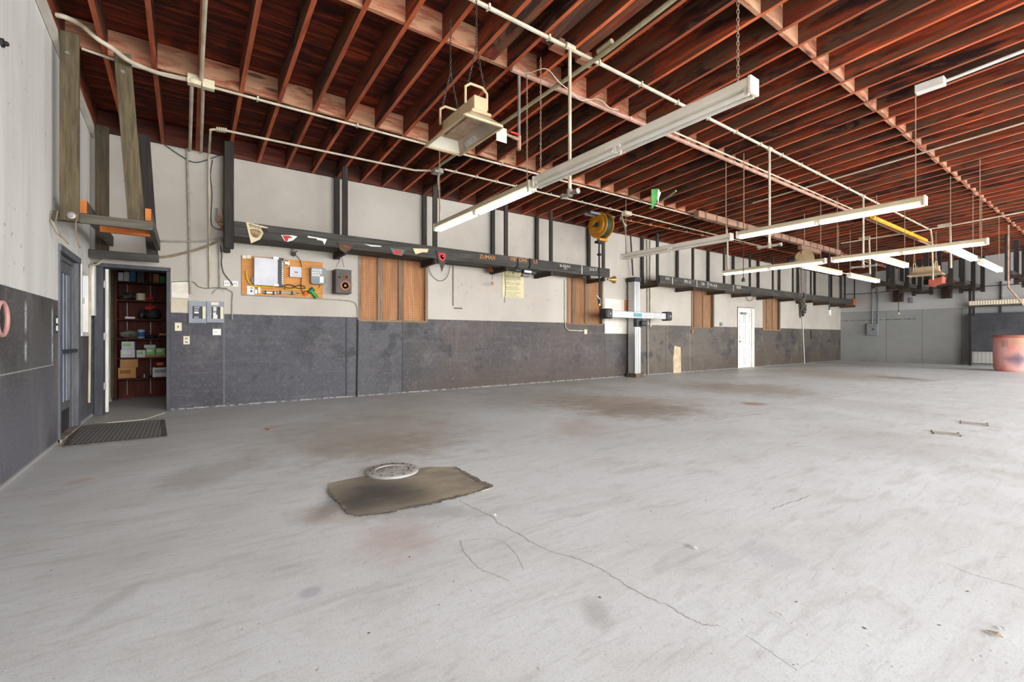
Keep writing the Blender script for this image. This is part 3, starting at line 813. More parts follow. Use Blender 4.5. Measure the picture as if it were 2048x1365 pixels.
bx('carton', 'green carton in the brown tray, beside the small white carton', 'carton', X_(292), X_(310), .035, .16, .771, .12, M_GRNBX, 'cartons on the second shelf', 1, M_PAPERW)
bx('carton', 'green carton in the brown tray, beside the door jamb', 'carton', X_(311.5), X_(330), .035, .16, .771, .12, M_GRNBX, 'cartons on the second shelf', 1, M_PAPERW)
bx('carton', 'thin white carton lying flat on the green cartons', 'carton', X_(288), X_(311), .05, .13, .892, .06, M_CARDW, 'cartons on the second shelf')
mb = MB().lathe([(.05, 0), (.054, .13), (.057, .135), (.057, .155), (.03, .16)], (X_(281.5), SY + .13, 1.07), n=18)
o = thing('tub', 'blue and white plastic tub on the third storage shelf', 'tub', (X_(281.5), SY + .13, 1.07))
obj('tub_body', mb, M('pale_blue_plastic', '9fc0d0', '86aec4', 4, .4), o, smooth=True)
obj('printed_label', MB().lathe([(.0535, .03), (.0555, .11)], (X_(281.5), SY + .13, 1.07), n=18, cap=False), M_BLUEP, o, smooth=True)
def lump(name, label, cat, px, lv, sx, sy, sz, mat, seed):
    random.seed(seed); lv += .0015; m = MB(); c = V((X_(px), SY + .14, lv + sz * .5))
    m.sphere(c, 1, 12, (sx, sy, sz * .5))
    m.v = [p if abs(p.z - lv) < 1e-6 else V((p.x + random.uniform(-.12, .12) * sx, p.y + random.uniform(-.1, .1) * sy, max(lv, p.z + random.uniform(-.12, .12) * sz))) for p in m.v]
    return tag(obj(name, m, mat, smooth=True), label, cat)
lump('rag', 'grey crumpled cloth bundle on the third storage shelf', 'cloth', 257, 1.07, .13, .09, .13, M('grey_cloth', '8a867e', '5c5852', 7, .85), 3)
lump('rag', 'dark cloth lying beside the blue and white tub', 'cloth', 300, 1.07, .1, .07, .06, M_BLACK, 4)
bx('wood_block', 'small tan wood block on the third storage shelf by the jamb', 'block', X_(318), X_(331), .05, .1, 1.12, .04, M_CARD)
lump('tool_bag', 'black and red bag slumped on the fourth storage shelf', 'bag', 303, 1.412, .14, .09, .2, M_BLACK, 5)
lump('bag', 'crumpled red cloth piled on the black tool bag', 'cloth', 301, 1.56, .09, .06, .1, M_RED, 6)
lump('pump', 'black hand tool standing upright on the fourth storage shelf', 'tool', 282, 1.412, .045, .05, .17, M_BLACKP, 8)
bx('gauge', 'white handheld gauge lying on the fourth storage shelf', 'gauge', X_(250), X_(270), .02, .09, 1.412, .035, M_WHITE2)
mb = MB().lathe([(.066, 0), (.066, .12), (.07, .125), (.066, .128)], (X_(281), SY + .12, 1.744), n=18)
o = obj('paint_can', mb, M_CREAM, smooth=True); tag(o, 'white can on the fifth storage shelf', 'can')
lump('hardware_pile', 'heap of dark fittings on the fifth storage shelf', 'fittings', 253, 1.744, .13, .1, .13, M('mixed_metal', '6a645c', '25221f', 18, .5, .4), 9)
lump('pouch', 'red and black pouch beside the white can', 'pouch', 299, 1.744, .07, .06, .08, M_RED, 10)
bx('wood_tray', 'shallow brown tray on the fifth storage shelf by the jamb', 'tray', X_(310), X_(333), .03, .2, 1.744, .05, W_SHELF)
for n, (a, b, h, m, lab) in enumerate([(236, 246, .15, M_CARDW, 'white'), (247, 258, .17, M_STEEL, 'grey'), (259, 271, .19, M_BLUEP, 'blue'), (274, 288, .2, M_BLACKP, 'black'), (306, 318, .16, M_CARD, 'tan'), (320, 331, .13, M_GREENB, 'dark green')]):
    bx('container', '%s container on the topmost storage shelf' % lab, 'container', X_(a), X_(b), .05, .12, 2.067, h, m, 'containers on the top shelf')
p = thing('vent_pipe', 'white pipe standing on the floor beside the dark red shelving', 'pipe', (-1.12, 10.25, 0))
obj('pipe_body', MB().tube([(-1.12, 10.25, .05), (-1.12, 10.25, 2.65)], .06, 14), M_WHITE, p, smooth=True)
obj('pipe_foot', MB().lathe([(.075, 0), (.07, .05)], (-1.12, 10.25, 0), n=14), M_WHITE, p)
c0 = AZ(168, 838, .004); c1 = AZ(250, 843, .004); c2 = AZ(330, 826, .004)
o = obj('loose_string', MB().tube([c0, AZ(190, 844, .004), AZ(215, 846, .004), c1, AZ(290, 839, .004), c2], .004, 6), M_CREAM); tag(o, 'thin cream cord lying on the floor across the storage doorway', 'cord')

# rubber mat
q = [AZ(130, 895), AZ(160, 854), AZ(326, 842), AZ(330, 875)]
m = thing('floor_mat', 'dark perforated rubber mat in front of the glass door', 'mat', (q[0] + q[2]) / 2)
obj('mat_body', MB().prism([p + V((0, 0, .001)) for p in q], (0, 0, .01)), M_MATP, m)
mb = MB()
for a, b in zip(q, q[1:] + q[:1]): mb.beam(a + V((0, 0, .008)), b + V((0, 0, .008)), .04, .012)
obj('rim', mb, M_MAT, m)

# ------------------------------------------------------------------ long wall: boarded windows
def boarded(n, w, studs):
    x0, x1, z0, z1 = w
    s_ = struct('window_%d' % n, ((x0 + x1) / 2, YB, z0))
    e = [x0] + [v for ab in studs for v in ab] + [x1]
    for i in range(0, len(e), 2):
        obj('board_panel', MB().box(e[i] - .02, e[i + 1] + .02, YB + .085, YB + .1, z0, z1), W_PLY, s_)
    for a, b in studs: obj('stud', MB().box(a, b, YB + .045, YB + .085, z0, z1), W_STUD, s_)
    mb = MB()
    mb.box(x0 - .045, x0, YB - .012, YB + .08, z0 - .03, z1 + .03).box(x1, x1 + .045, YB - .012, YB + .08, z0 - .03, z1 + .03).box(x0, x1, YB - .012, YB + .08, z1, z1 + .035).box(x0, x1, YB - .012, YB + .08, z0 - .035, z0)
    obj('window_frame', mb, W_STUD, s_)
    mb = MB(); st_ = .046; r = .0045
    k = 0
    x = x0 - .06
    while x < x1 + .06: mb.box(x, x + r, YB - .03, YB - .03 + r, z0 - .05, z1 + .03); x += st_
    z = z0 - .05
    while z < z1 + .03: mb.box(x0 - .06, x1 + .06, YB - .0255, YB - .0255 + r, z, z + r); z += st_
    obj('wire_screen', mb, M_WIREB, s_)
boarded(1, WIN[0], [(AY(757, 560).x, AY(768, 560).x), (AY(799, 560).x, AY(810, 560).x)])
boarded(2, WIN[1], [(AY(1147, 600).x, AY(1154, 600).x), (AY(1173, 600).x, AY(1180, 600).x)])
boarded(3, WIN[2], [(AY(1391, 600).x, AY(1396, 600).x), (AY(1409, 600).x, AY(1414, 600).x)])
boarded(4, WIN[3], [(AY(1536, 600).x, AY(1540, 600).x), (AY(1548, 600).x, AY(1552, 600).x)])

# panelled white door
d = struct('door_3', ((DOOR3[0] + DOOR3[1]) / 2, YB, 0))
x0, x1, zt = DOOR3[0], DOOR3[1], DOOR3[3]
obj('door_frame', MB().box(x0 - .04, x0 + .03, YB - .02, YB + .2, 0, zt - .001).box(x1 - .13, x1 + .03, YB - .02, YB + .2, 0, zt - .001).box(x0 - .04, x1 + .03, YB - .022, YB + .2, zt, zt + .04), M_WHITE2, d, bevel=.004)
lf = obj('door_leaf', MB().box(x0 + .03, x1 - .13, YB + .03, YB + .07, .01, zt), M_WHITE2, d)
w_ = (x1 - .13 - x0 - .03)
for r0, r1 in ((.12, .72), (.86, 1.5), (1.62, 1.98)):
    for a, b in ((.12, .46), (.54, .88)):
        xa, xb = x0 + .03 + w_ * a, x0 + .03 + w_ * b
        mb = MB().box(xa, xb, YB + .018, YB + .03, r0, r0 + .02).box(xa, xb, YB + .018, YB + .03, r1 - .02, r1).box(xa, xa + .02, YB + .018, YB + .03, r0, r1).box(xb - .02, xb, YB + .018, YB + .03, r0, r1)
        obj('raised_panel', mb, M_WHITE, lf)
obj('door_knob', MB().lathe([(.03, 0), (.012, .01), (.012, .04), (.03, .05), (.03, .07), (.01, .08)], (x0 + .11, YB + .03, .95), (0, -1, 0), 12), M_STEEL, lf, smooth=True)
obj('deadbolt', MB().lathe([(.03, 0), (.026, .02)], (x0 + .11, YB + .03, 1.1), (0, -1, 0), 12), M_STEEL, lf)
obj('door_closer', MB().box(x0 + .2, x0 + .5, YB - .05, YB + .02, zt - .2, zt - .13), M_GREYBOX2, d)
mb = MB().box(x0 - .055, x0 - .04, YB - .015, YB, 0, zt + .06).box(x0 - .055, x1 + .04, YB - .015, YB, zt + .04, zt + .06)
obj('dark_outline', mb, M_BLACKP, d)

# ------------------------------------------------------------------ long wall: electrical things by the doorway
def plate(name, label, cat, px, py, w, h, mat, bits, bitmat=None, part='slot'):
    c = AY(px, py); o = thing(name, label, cat, (c.x, YB, c.z - h / 2))
    obj('plate', MB().box(c.x - w / 2, c.x + w / 2, YB - .012, YB, c.z - h / 2, c.z + h / 2), mat, o, bevel=.003)
    for x0, x1, z0, z1 in bits:
        obj(part, MB().box(c.x + x0, c.x + x1, YB - .02, YB - .012, c.z + z0, c.z + z1), bitmat or M_BLACKP, o)
    return o
plate('light_switch', 'cream switch plate on the dark wall just right of the doorway', 'switch', 356.5, 654, .085, .125, M_CREAM, [(-.006, .006, -.014, .014)], M_BLACKP, 'toggle')
plate('wall_outlet', 'cream outlet plate below the switch by the doorway', 'outlet', 373, 681, .08, .125, M_CREAM, [(-.016, .016, .014, .04), (-.016, .016, -.04, -.014)], M_GREYBOX2)
plate('thermostat', 'square white control box under the breaker panels', 'control box', 433.5, 664.5, .11, .1, M_WHITE2, [(-.03, .005, -.006, .0)], M_GREYBOX2, 'lever')
for n, (px, py, l) in enumerate([(453.5, 567, 'beside the dangling black wire'), (470, 568, 'nearest the orange board')]):
    plate('wall_outlet', 'white double outlet box %s' % l, 'outlet', px, py, .08, .09, M_WHITE2, [(-.02, -.008, -.012, .012), (.008, .02, -.012, .012)], M_GREYBOX2)
def panel(label, p0, p1, cut, breakers, mask):
    a, b = AY(*p0), AY(*p1); x0, x1, z0, z1 = a.x, b.x, b.z, a.z
    o = thing('breaker_panel', label, 'breaker panel', ((x0 + x1) / 2, YB, z0))
    c0, c1 = AY(*cut[0]), AY(*cut[1])
    hx0, hx1, hz0, hz1 = c0.x, c1.x, c1.z, c0.z
    mb = MB()
    cells(mb, 'x', YB - .035, YB - .025, x0, x1, z0, z1, [(hx0, hx1, hz0, hz1)])
    mb.box(x0, x0 + .01, YB - .0245, YB - .001, z0, z1).box(x1 - .01, x1, YB - .0245, YB - .001, z0, z1).box(x0 + .0105, x1 - .0105, YB - .0245, YB - .001, z0, z0 + .01).box(x0 + .0105, x1 - .0105, YB - .0245, YB - .001, z1 - .01, z1)
    cv = obj('steel_cover', mb, M_GREYBOX, o)
    obj('back_plate', MB().box(x0 + .01, x1 - .01, YB - .008, YB - .002, z0 + .01, z1 - .01), M_BLACKP, o)
    random.seed(len(label))
    for i in range(breakers):
        z = hz0 + (i + .5) * (hz1 - hz0) / breakers
        obj('breaker', MB().box(hx0 + .02, hx0 + (hx1 - hx0) * random.uniform(.5, .75), YB - .03, YB - .008, z - .014, z + .014), random.choice([M_BLACKP, M_GREYBOX, M_STEEL]), o)
    obj('label_strip', MB().box(x1 - .048, x1 - .012, YB - .037, YB - .035, hz0, hz1), M_CREAM, cv)
    if mask:
        s0, s1 = AY(422, 605), AY(437, 611)
        obj('tape_label', MB().box(s0.x, s1.x, YB - .037, YB - .035, s1.z, s0.z), M_CREAM, cv)
panel('blue grey breaker panel with dark open centre, nearer the doorway', (377.5, 602), (412.5, 647), ((385, 613), (405, 638)), 5, False)
panel('blue grey breaker panel with a cream label, farther from the doorway', (413.5, 603), (448, 646), ((423, 614), (440, 638)), 6, True)
a, b = AY(343, 562), AY(377, 597)
o = obj('plastic_sheet', MB().box(a.x, b.x, YB - .008, YB - .002, b.z, a.z), M_PLASTIC); tag(o, 'crinkled clear plastic sheet taped to the wall right of the doorway', 'sheet')
a, b = AY(342, 599), AY(375, 626)
o = obj('filler_panel', MB().box(a.x, b.x, YB - .012, YB, b.z, a.z), M_BEIGEP); tag(o, 'bare beige panel left of the breaker panels', 'panel')

# conduits on the wall at the left
def smooth_path(pts, k=5):
    pts = [V(p) for p in pts]
    if len(pts) < 4: return pts
    out = []
    for i in range(len(pts) - 1):
        p0, p1, p2, p3 = pts[max(0, i - 1)], pts[i], pts[i + 1], pts[min(len(pts) - 1, i + 2)]
        for j in range(k):
            t = j / k
            out.append(.5 * ((2 * p1) + (p2 - p0) * t + (2 * p0 - 5 * p1 + 4 * p2 - p3) * t * t + (3 * p1 - p0 - 3 * p2 + p3) * t ** 3))
    return out + [pts[-1]]
def pipe(name, label, cat, pts, r, mat, group=None, n=8):
    if name != 'conduit': pts = smooth_path(pts)
    return tag(obj(name, MB().tube(pts, r, n), mat, smooth=True), label, cat, group)
def wy(px, py, off=.03): return AY(px, py, YB - off)
pipe('conduit', 'grey conduit dropping the wall from roof to breaker panels', 'conduit', [wy(374, 288), wy(378, 440), wy(381, 588)], .016, M_CONDUITG)
pipe('conduit', 'cream conduit with elbow turning down the wall near the black corner hanger', 'conduit', [AR(450, 263, -.03), AR(428, 259, -.03), AR(421, 260, -.04), V((wy(418, 400).x, 8.38, roof(8.38) - .04)), V((wy(418, 400).x, 8.44, roof(8.4) - .12)), wy(418, 400), wy(420, 576)], .017, M_CONDUIT)
pipe('conduit', 'short grey conduit stub above the white outlet boxes', 'conduit', [wy(438, 487), wy(440, 576)], .012, M_CONDUITG)
pipe('ground_wire', 'green wire sagging across the wall above the breaker panels', 'wire', [wy(343, 564, .012), wy(384, 564, .012), wy(396, 573, .012), wy(410, 577, .012), wy(430, 576, .012), wy(455, 577, .012)], .006, M('green_wire', '5c7444', '4c6238', 6, .6))
pipe('cable', 'grey cable curving over and down right of the breaker panels', 'cable', [wy(425, 588, .015), wy(432, 580, .015), wy(442, 578, .015), wy(455, 580, .015), wy(465, 586, .015), wy(464.5, 600, .015), wy(464, 640, .015)], .009, M_CONDUITG)
pipe('conduit', 'grey raceway running under the orange board then down the wall', 'conduit', [wy(484, 590, .02), wy(560, 594, .02), wy(640, 598, .02), wy(700, 602, .02), wy(711, 606, .02), wy(715, 616, .02), wy(716, 640, .02)], .009, M_CONDUITG)
pipe('conduit', 'black conduit rising from the floor left of the first boarded window', 'conduit', [wy(716, 640, .02), wy(715.5, 700, .02), wy(714, 794, .02)], .013, M_BLACKP)
pipe('cable', 'black wire dangling down the wall to the white outlet boxes', 'cable', [wy(440, 490, .02), wy(444, 510, .02), wy(443, 525, .02), wy(447, 545, .02), wy(458, 560, .02), wy(466, 571, .02)], .006, M_BLACK)
pipe('cable', 'thin black cable hanging from roof to the bundle by the corner hanger', 'cable', [wy(425, 320, .04), wy(421, 350, .04), wy(424, 390, .04), wy(422, 440, .04), wy(428, 455, .04), wy(450, 462, .04)], .006, M_BLACK)
pipe('cable', 'black cable drooping along the top of the wall at the left', 'cable', [wy(330, 290, .03), wy(362, 312, .03), wy(390, 325, .03), wy(420, 318, .03), wy(440, 310, .03)], .006, M_BLACK)
pipe('cable', 'grey cable pair sagging from the corner rack to the black corner hanger', 'cable', [wy(320, 482, .05), wy(365, 483, .05), wy(410, 482, .05), wy(450, 472, .05)], .012, M_CONDUITG)
pipe('cable', 'tan cable bundle rising from corner rack to the black corner hanger', 'cable', [wy(240, 512, .04), wy(320, 515, .04), wy(370, 506, .04), wy(410, 494, .04), wy(452, 476, .04)], .016, M_WIREB)
pipe('cable', 'tan cable running down the corner left of the storage doorway', 'cable', [wy(240, 512, .05), wy(215, 513, .05), wy(196, 528, .1), AX(181, 540, XL + .03), AX(180, 620, XL + .02), AX(179, 720, XL + .02), AX(178, 806, XL + .02)], .014, M_CONDUIT)
j = thing('junction_box', 'open grey junction box with loose copper wires by the corner hanger', 'junction box', wy(440, 445))
a, b = AY(434, 417), AY(448, 447)
obj('box_body', MB().box(a.x, b.x, YB - .06, YB, b.z, a.z), M_GREYP, j, bevel=.004)
mb = MB(); random.seed(5)
for i in range(7):
    x = a.x + random.uniform(.01, .09); z = a.z - .03
    mb.tube([(x, YB - .065, z - .03 * i * .6), (x + random.uniform(-.05, .05), YB - .08, z - .1), (x + random.uniform(-.06, .06), YB - .07, z - .2), (x + random.uniform(-.06, .1), YB - .06, z - .3)], .004, 5)
obj('loose_wires', mb, M_COPPER, j)

pipe('cable', 'tan cable run clipped along the long wall under the nearer rack', 'cable', [wy(462, 483, .03), wy(520, 490, .03), wy(560, 491, .03), wy(640, 500, .03), wy(720, 506, .03), wy(790, 515, .03), wy(860, 522, .03)], .013, M_WIREB)
pipe('cable', 'grey cable run under the nearer rack from first window to the notice', 'cable', [wy(866, 524, .03), wy(920, 529, .03), wy(985, 534, .03), wy(1060, 543, .03), wy(1130, 556, .03)], .013, M_CONDUITG)
# orange board with network gear
a, b = AY(483, 511), AY(645, 595)
BZ0, BZ1 = AY(483, 591).z, a.z
bd = thing('equipment_board', 'orange plywood board screwed to the white wall, carrying network gear', 'board', ((a.x + b.x) / 2, YB, BZ0))
obj('board_body', MB().box(a.x, b.x, YB - .018, YB - .001, BZ0, BZ1), W_PLYB, bd, bevel=.002)
BY = YB - .018
def by(px, py, off=0.0): return AY(px, py, BY - off)
for n, (px, l) in enumerate([(488.5, 'nearest the left corner of the orange board'), (497.5, 'next to the white cabinet on the orange board')]):
    c = by(px, 514.5)
    o = obj('phone_jack', MB().box(c.x - .03, c.x + .03, BY - .025, BY, c.z - .03, c.z + .03), M_CREAM, bevel=.004); tag(o, 'small cream phone jack %s' % l, 'phone jack', 'cream phone jacks')
a, b = by(507, 516), by(555, 574)
o = thing('network_cabinet', 'large white flat cabinet on the orange board', 'cabinet', ((a.x + b.x) / 2, BY, b.z))
obj('cabinet_body', MB().box(a.x, b.x, BY - .1, BY, b.z, a.z), M_CARDW, o, bevel=.004)
c, e = by(554, 516), by(564, 575)
sb = obj('side_bracket', MB().box(c.x, c.x + .085, BY - .11, BY, e.z, a.z + .02), M_BLACKP, o, bevel=.003, label='black port rail along the cabinet side')
for i in range(12):
    z = e.z + .04 + i * (a.z - e.z - .06) / 12
    obj('port', MB().box(c.x + .055, c.x + .08, BY - .116, BY - .11, z, z + .022), M_STEEL, sb)
obj('mounting_tab', MB().box(c.x - .07, c.x + .01, BY - .112, BY - .1, a.z - .01, a.z + .035), M_WHITE2, o)
obj('mounting_tab', MB().box(c.x - .07, c.x + .01, BY - .112, BY - .1, e.z + .0, e.z + .04), M_WHITE2, o)
c = by(504, 560)
o = obj('power_adapter', MB().box(c.x - .012, c.x + .025, BY - .05, BY, c.z - .06, c.z + .04), M_GREYBOX, bevel=.004); tag(o, 'small blue grey adapter at the left edge of the white cabinet', 'adapter')
a, b = by(579, 534), by(602, 556)
o = thing('alarm_box', 'white printed box in the middle of the orange board', 'box', ((a.x + b.x) / 2, BY, b.z))
obj('box_body', MB().box(a.x, b.x, BY - .05, BY, b.z, a.z), M_CARDW, o, bevel=.003)
obj('logo', MB().box(a.x + .07, a.x + .12, BY - .0515, BY - .05, (a.z + b.z) / 2 - .012, (a.z + b.z) / 2 + .004), M_RED, o)
mb = MB()
for i in range(5): mb.box(a.x + .025, b.x - .02, BY - .0512, BY - .05, b.z + .03 + i * .03, b.z + .034 + i * .03)
obj('printing', mb, M_GREYBOX2, o)
a, b = by(619.5, 535), by(649, 571)
o = thing('service_box', 'grey rounded service box near the right end of the orange board', 'box', ((a.x + b.x) / 2, BY, b.z))
cz, cx = (a.z + b.z) / 2, (a.x + b.x) / 2; hw, hh = (b.x - a.x) / 2, (a.z - b.z) / 2
poly = []
for qx, qz, a0 in ((1, 1, 0), (-1, 1, 90), (-1, -1, 180), (1, -1, 270)):
    for t in (0, 30, 60, 90):
        poly.append((cx + qx * (hw - .04) + .04 * cos(radians(a0 + t)), BY, cz + qz * (hh - .04) + .04 * sin(radians(a0 + t))))
obj('box_body', MB().prism(poly, (0, -.09, 0)), M_GREYBOX2, o, bevel=.006)
mb = MB(); mb2 = MB()
for r_ in range(3):
    for q_ in range(5 if r_ != 2 else 4):
        x = a.x + .03 + q_ * .033; z = a.z - .05 - r_ * .045
        mb.box(x - .014, x + .014, BY - .0915, BY - .09, z - .016, z + .016)
        text_mb(mb2, ['ATMUI', 'TERMA', 'FELLA'][r_][q_], (x - .009, BY - .092, z - .011), (1, 0, 0), (0, 0, 1), .032, .001)
obj('letter_tiles', mb, M_PAPERW, o); obj('lettering', mb2, M_INKD, o)
obj('sticker', MB().box(b.x - .1, b.x - .035, BY - .0915, BY - .09, b.z + .03, b.z + .14), M_PAPERW, o)
pipe('yellow_cable', 'yellow cable curving under the white cabinet on the orange board', 'cable', [by(493, 542, .02), by(493, 552, .02), by(497, 563, .02), by(505, 571, .02), by(520, 574, .02), by(550, 575, .02)], .013, M_YELLOW)
pipe('yellow_cable', 'yellow cable sweeping from the black port rail to the grey service box', 'cable', [by(566, 543, .02), by(566, 560, .02), by(568, 572, .02), by(575, 578, .02), by(595, 579, .02), by(620, 580, .02), by(638, 578, .02), by(642, 570, .02)], .013, M_YELLOW)
pipe('cable', 'thin black lead hanging down across the orange board', 'cable', [AY(588, 509, YB - .06), by(597, 516, .05), by(602, 528, .05), by(603, 550, .03), by(602, 575, .03), by(607, 588, .03)], .006, M_BLACK)
cc = by(590, 574, .04)
g = thing('eyeglasses', 'black rimmed glasses hung on the yellow cable', 'glasses', (cc.x, cc.y, cc.z - .03))
for sx in (-1, 1):
    obj('rim', MB().tube([(cc.x + sx * .085 + .075 * cos(t), cc.y, cc.z + .03 * sin(t)) for t in [2 * pi * i / 16 for i in range(16)]], .007, 6, closed=True), M_BLACK, g, smooth=True)
obj('bridge', MB().tube([(cc.x - .015, cc.y, cc.z), (cc.x, cc.y, cc.z + .01), (cc.x + .015, cc.y, cc.z)], .008, 6), M_BLACK, g)
for sx in (-1, 1): obj('temple', MB().tube([(cc.x + sx * .158, cc.y, cc.z + .01), (cc.x + sx * .15, cc.y + .03, cc.z - .05)], .006, 6), M_BLACK, g)
a, b = by(494, 572), by(509, 590)
o = thing('name_card', 'white card with small blue print at the lower left of the orange board', 'card', ((a.x + b.x) / 2, BY, b.z))
obj('card', MB().box(a.x, b.x, BY - .004, BY - .001, b.z, a.z), M_PAPERW, o)
obj('print', MB().box(a.x + .045, a.x + .075, BY - .0055, BY - .004, b.z + .04, b.z + .075).box(a.x + .045, a.x + .08, BY - .0055, BY - .004, b.z + .1, b.z + .115), M_BLUEP, o)
for px, py, h, l in ((511.5, 584, .07, 'shorter'), (518, 581, .1, 'taller')):
    c = by(px, py)
    o = obj('plug_adapter', MB().box(c.x - .018, c.x + .018, BY - .03, BY, c.z - h / 2, c.z + h / 2), M_WHITE2, bevel=.005); tag(o, '%s white plug adapter beside the white card' % l, 'adapter', 'white plug adapters')
a, b = by(559, 522), by(579, 530)
o = thing('wire_coil', 'coil of grey wire on a white patch beside the black port rail', 'wire', by(571, 530))
obj('backing', MB().box(by(564, 521).x, by(579, 530).x, BY - .003, BY, by(579, 531).z, by(564, 521).z), M_WHITE2, o)
c = by(573, 526, .012); obj('coil', MB().tube([(c.x + .035 * cos(t), c.y, c.z + .035 * sin(t)) for t in [.4 + 5 * i / 14 for i in range(15)]], .005, 6), M_INKD, o)
def clamp(label, px, w, mat):
    c = by(px, 586, .015); o = thing('hand_tool', label, 'tool', (c.x, BY, c.z - .03))
    obj('tool_body', MB().box(c.x - w / 2, c.x + w / 2, BY - .03, BY, c.z - .022, c.z + .022), mat, o, bevel=.008)
    for s_ in (-.35, .25): obj('band', MB().box(c.x + s_ * w - .014, c.x + s_ * w + .014, BY - .034, BY, c.z - .028, c.z + .028), M_BLACK, o)
    obj('tip', MB().lathe([(.016, 0), (.006, .06)], (c.x + w / 2, BY - .015, c.z), (1, 0, 0), 8), M_STEEL, o)
clamp('shorter silver tool clipped to the lower edge of the orange board', 540, .2, M_STEEL)
clamp('longer silver tool with black grip at the lower edge of the orange board', 574, .3, M_CONDUITG)
c = by(611, 587, .02)
o = obj('tape_spool', MB().lathe([(.03, -.015), (.05, -.01), (.02, .02), (.012, .03)], c, (0, -1, .2), 14), M_ORANGEP, smooth=True); tag(o, 'orange cone shaped spool beside the green nozzle', 'spool')
g = thing('hose_nozzle', 'green plastic hose nozzle hung at the lower right of the orange board', 'nozzle', by(628, 594))
a, b = by(622, 582, .03), by(634, 596, .03)
obj('nozzle_body', MB().tube([a, (a + b) / 2, b], [.034, .03, .036], 10), M_GREENB, g, smooth=True)
obj('nozzle_head', MB().tube([by(617, 585, .03), by(627, 578, .03)], [.03, .042], 10), M('dark_green_plastic', '1f6a44', '18583a', 6, .4), g, smooth=True)
cl = thing('wall_hanger_hook', 'dark metal hook with round weight hanging above the orange board', 'hook', AY(588, 508))
obj('hook_arm', MB().tube([wy(587, 490, .05), wy(586, 500, .05), wy(583, 506, .05), wy(595, 503, .06)], .014, 6), M_GREYP, cl)
obj('weight', MB().lathe([(.035, 0), (.035, .05)], wy(587, 509, .02), (0, -1, 0), 12), M_BLACK, cl)

# speaker between board and window
def speaker(name, label, x0, x1, z0, z1, dep, mat, front, drivers, group=None):
    o = thing(name, label, 'speaker', ((x0 + x1) / 2, YB, z0), group)
    obj('cabinet', MB().box(x0, x1, YB - dep, YB - .005, z0, z1), mat, o, bevel=.004)
    fb = obj('front_baffle', MB().box(x0 + .012, x1 - .012, YB - dep - .006, YB - dep, z0 + .012, z1 - .012), front, o)
    for cx_, cz_, r in drivers:
        obj('driver', MB().lathe([(r, 0), (r, .012), (r * .88, .014), (r * .3, -.015), (r * .28, .0), (r * .02, .006)], (cx_, YB - dep - .006, cz_), (0, -1, 0), 22), [M_CONE], fb, smooth=True)
    return o
a, b = AY(671, 538, YB - .24), AY(703, 588, YB - .24)
w_ = b.x - a.x
speaker('loudspeaker', 'walnut loudspeaker with brown cones on the wall left of the first boarded window', a.x, b.x, b.z, a.z, .24, M_SPKR, M_SPKF, [(a.x + w_ * .6, b.z + (a.z - b.z) * .33, w_ * .33), (a.x + w_ * .66, b.z + (a.z - b.z) * .7, w_ * .15), (a.x + w_ * .25, b.z + (a.z - b.z) * .66, w_ * .1)])
pipe('cable', 'thin wire forking up from the walnut loudspeaker to the rack', 'cable', [wy(672, 535, .1), wy(680, 518, .1), wy(682, 510, .1), wy(688, 535, .1)], .004, M_WIRE)

# notice, cords and small things further along the wall
a, b = AY(1004, 537), AY(1047, 597)
o = thing('notice_poster', 'yellowed printed notice on the white wall under the rack', 'poster', ((a.x + b.x) / 2, YB, b.z))
obj('sheet', MB().box(a.x, b.x, YB - .012, YB - .004, b.z, a.z), M_PAPERY, o)
mb = MB(); random.seed(2)
for i in range(20):
    z = a.z - .15 - i * .025
    if i in (5, 9, 14): continue
    ww = random.uniform(.6, .92) if i > 2 else .9
    x = a.x + .09
    while x < a.x + .09 + (b.x - a.x - .14) * ww:
        l = random.uniform(.02, .06); mb.box(x, x + l, YB - .0135, YB - .012, z - .004 - (.003 if i < 2 else 0), z + .004); x += l + .012
obj('printed_lines', mb, M_INK, o)
c = V(((a.x + b.x) / 2, YB - .0125, a.z - .075))
obj('seal', MB().tube([(c.x + .03 * cos(t), c.y, c.z + .035 * sin(t)) for t in [2 * pi * i / 14 for i in range(14)]], .004, 5, closed=True).sphere(c, .016, 8, (1, .1, 1)), M_INK, o)
pipe('pull_string', 'black pull cord hanging in front of the yellowed notice', 'cord', [AY(1010, 535, 7.95), AY(1010, 560, 7.95), AY(1011, 575, 7.95), AY(1009, 606, 7.95)], .006, M_BLACK)
o = thing('pull_switch', 'small tan pull handle hanging left of the yellowed notice', 'pull handle', AY(985.5, 569, 8.3))
obj('cord', MB().tube([AY(984.5, 540, 8.3), AY(984.5, 560, 8.3)], .005, 6), M_BLACK, o)
c = AY(985.5, 563, 8.3); obj('handle', MB().lathe([(.02, 0), (.034, -.02), (.036, -.07), (.03, -.075)], c, n=12), M('tan_plastic', 'c8a882', 'b8946c', 5, .5), o, smooth=True)
c = AY(979, 540, 8.25); o = obj('horn', MB().lathe([(.07, 0), (.05, .04), (.02, .09), (.02, .12)], c, (.9, .3, 0), 14), M('rust_brown_enamel', '8c4a2c', '783e24', 6, .6), smooth=True); tag(o, 'rust brown bell horn on the rack arm left of the notice', 'horn')
c = AY(1228, 560, 8.1); o = obj('horn', MB().lathe([(.1, 0), (.08, .06), (.035, .14), (.03, .22)], c, (-1, .1, 0), 16), M('brass_horn', 'b8925c', 'a27c48', 6, .35, .6), smooth=True); tag(o, 'brass bell horn at the end of the nearer black rack', 'horn')
pipe('cable', 'thin wire looping under the rack right of the first boarded window', 'cable', [wy(856, 528, .03), wy(862, 548, .03), wy(874, 560, .03), wy(884, 562, .03), wy(895, 553, .03), wy(902, 525, .03)], .005, M_WIRE)
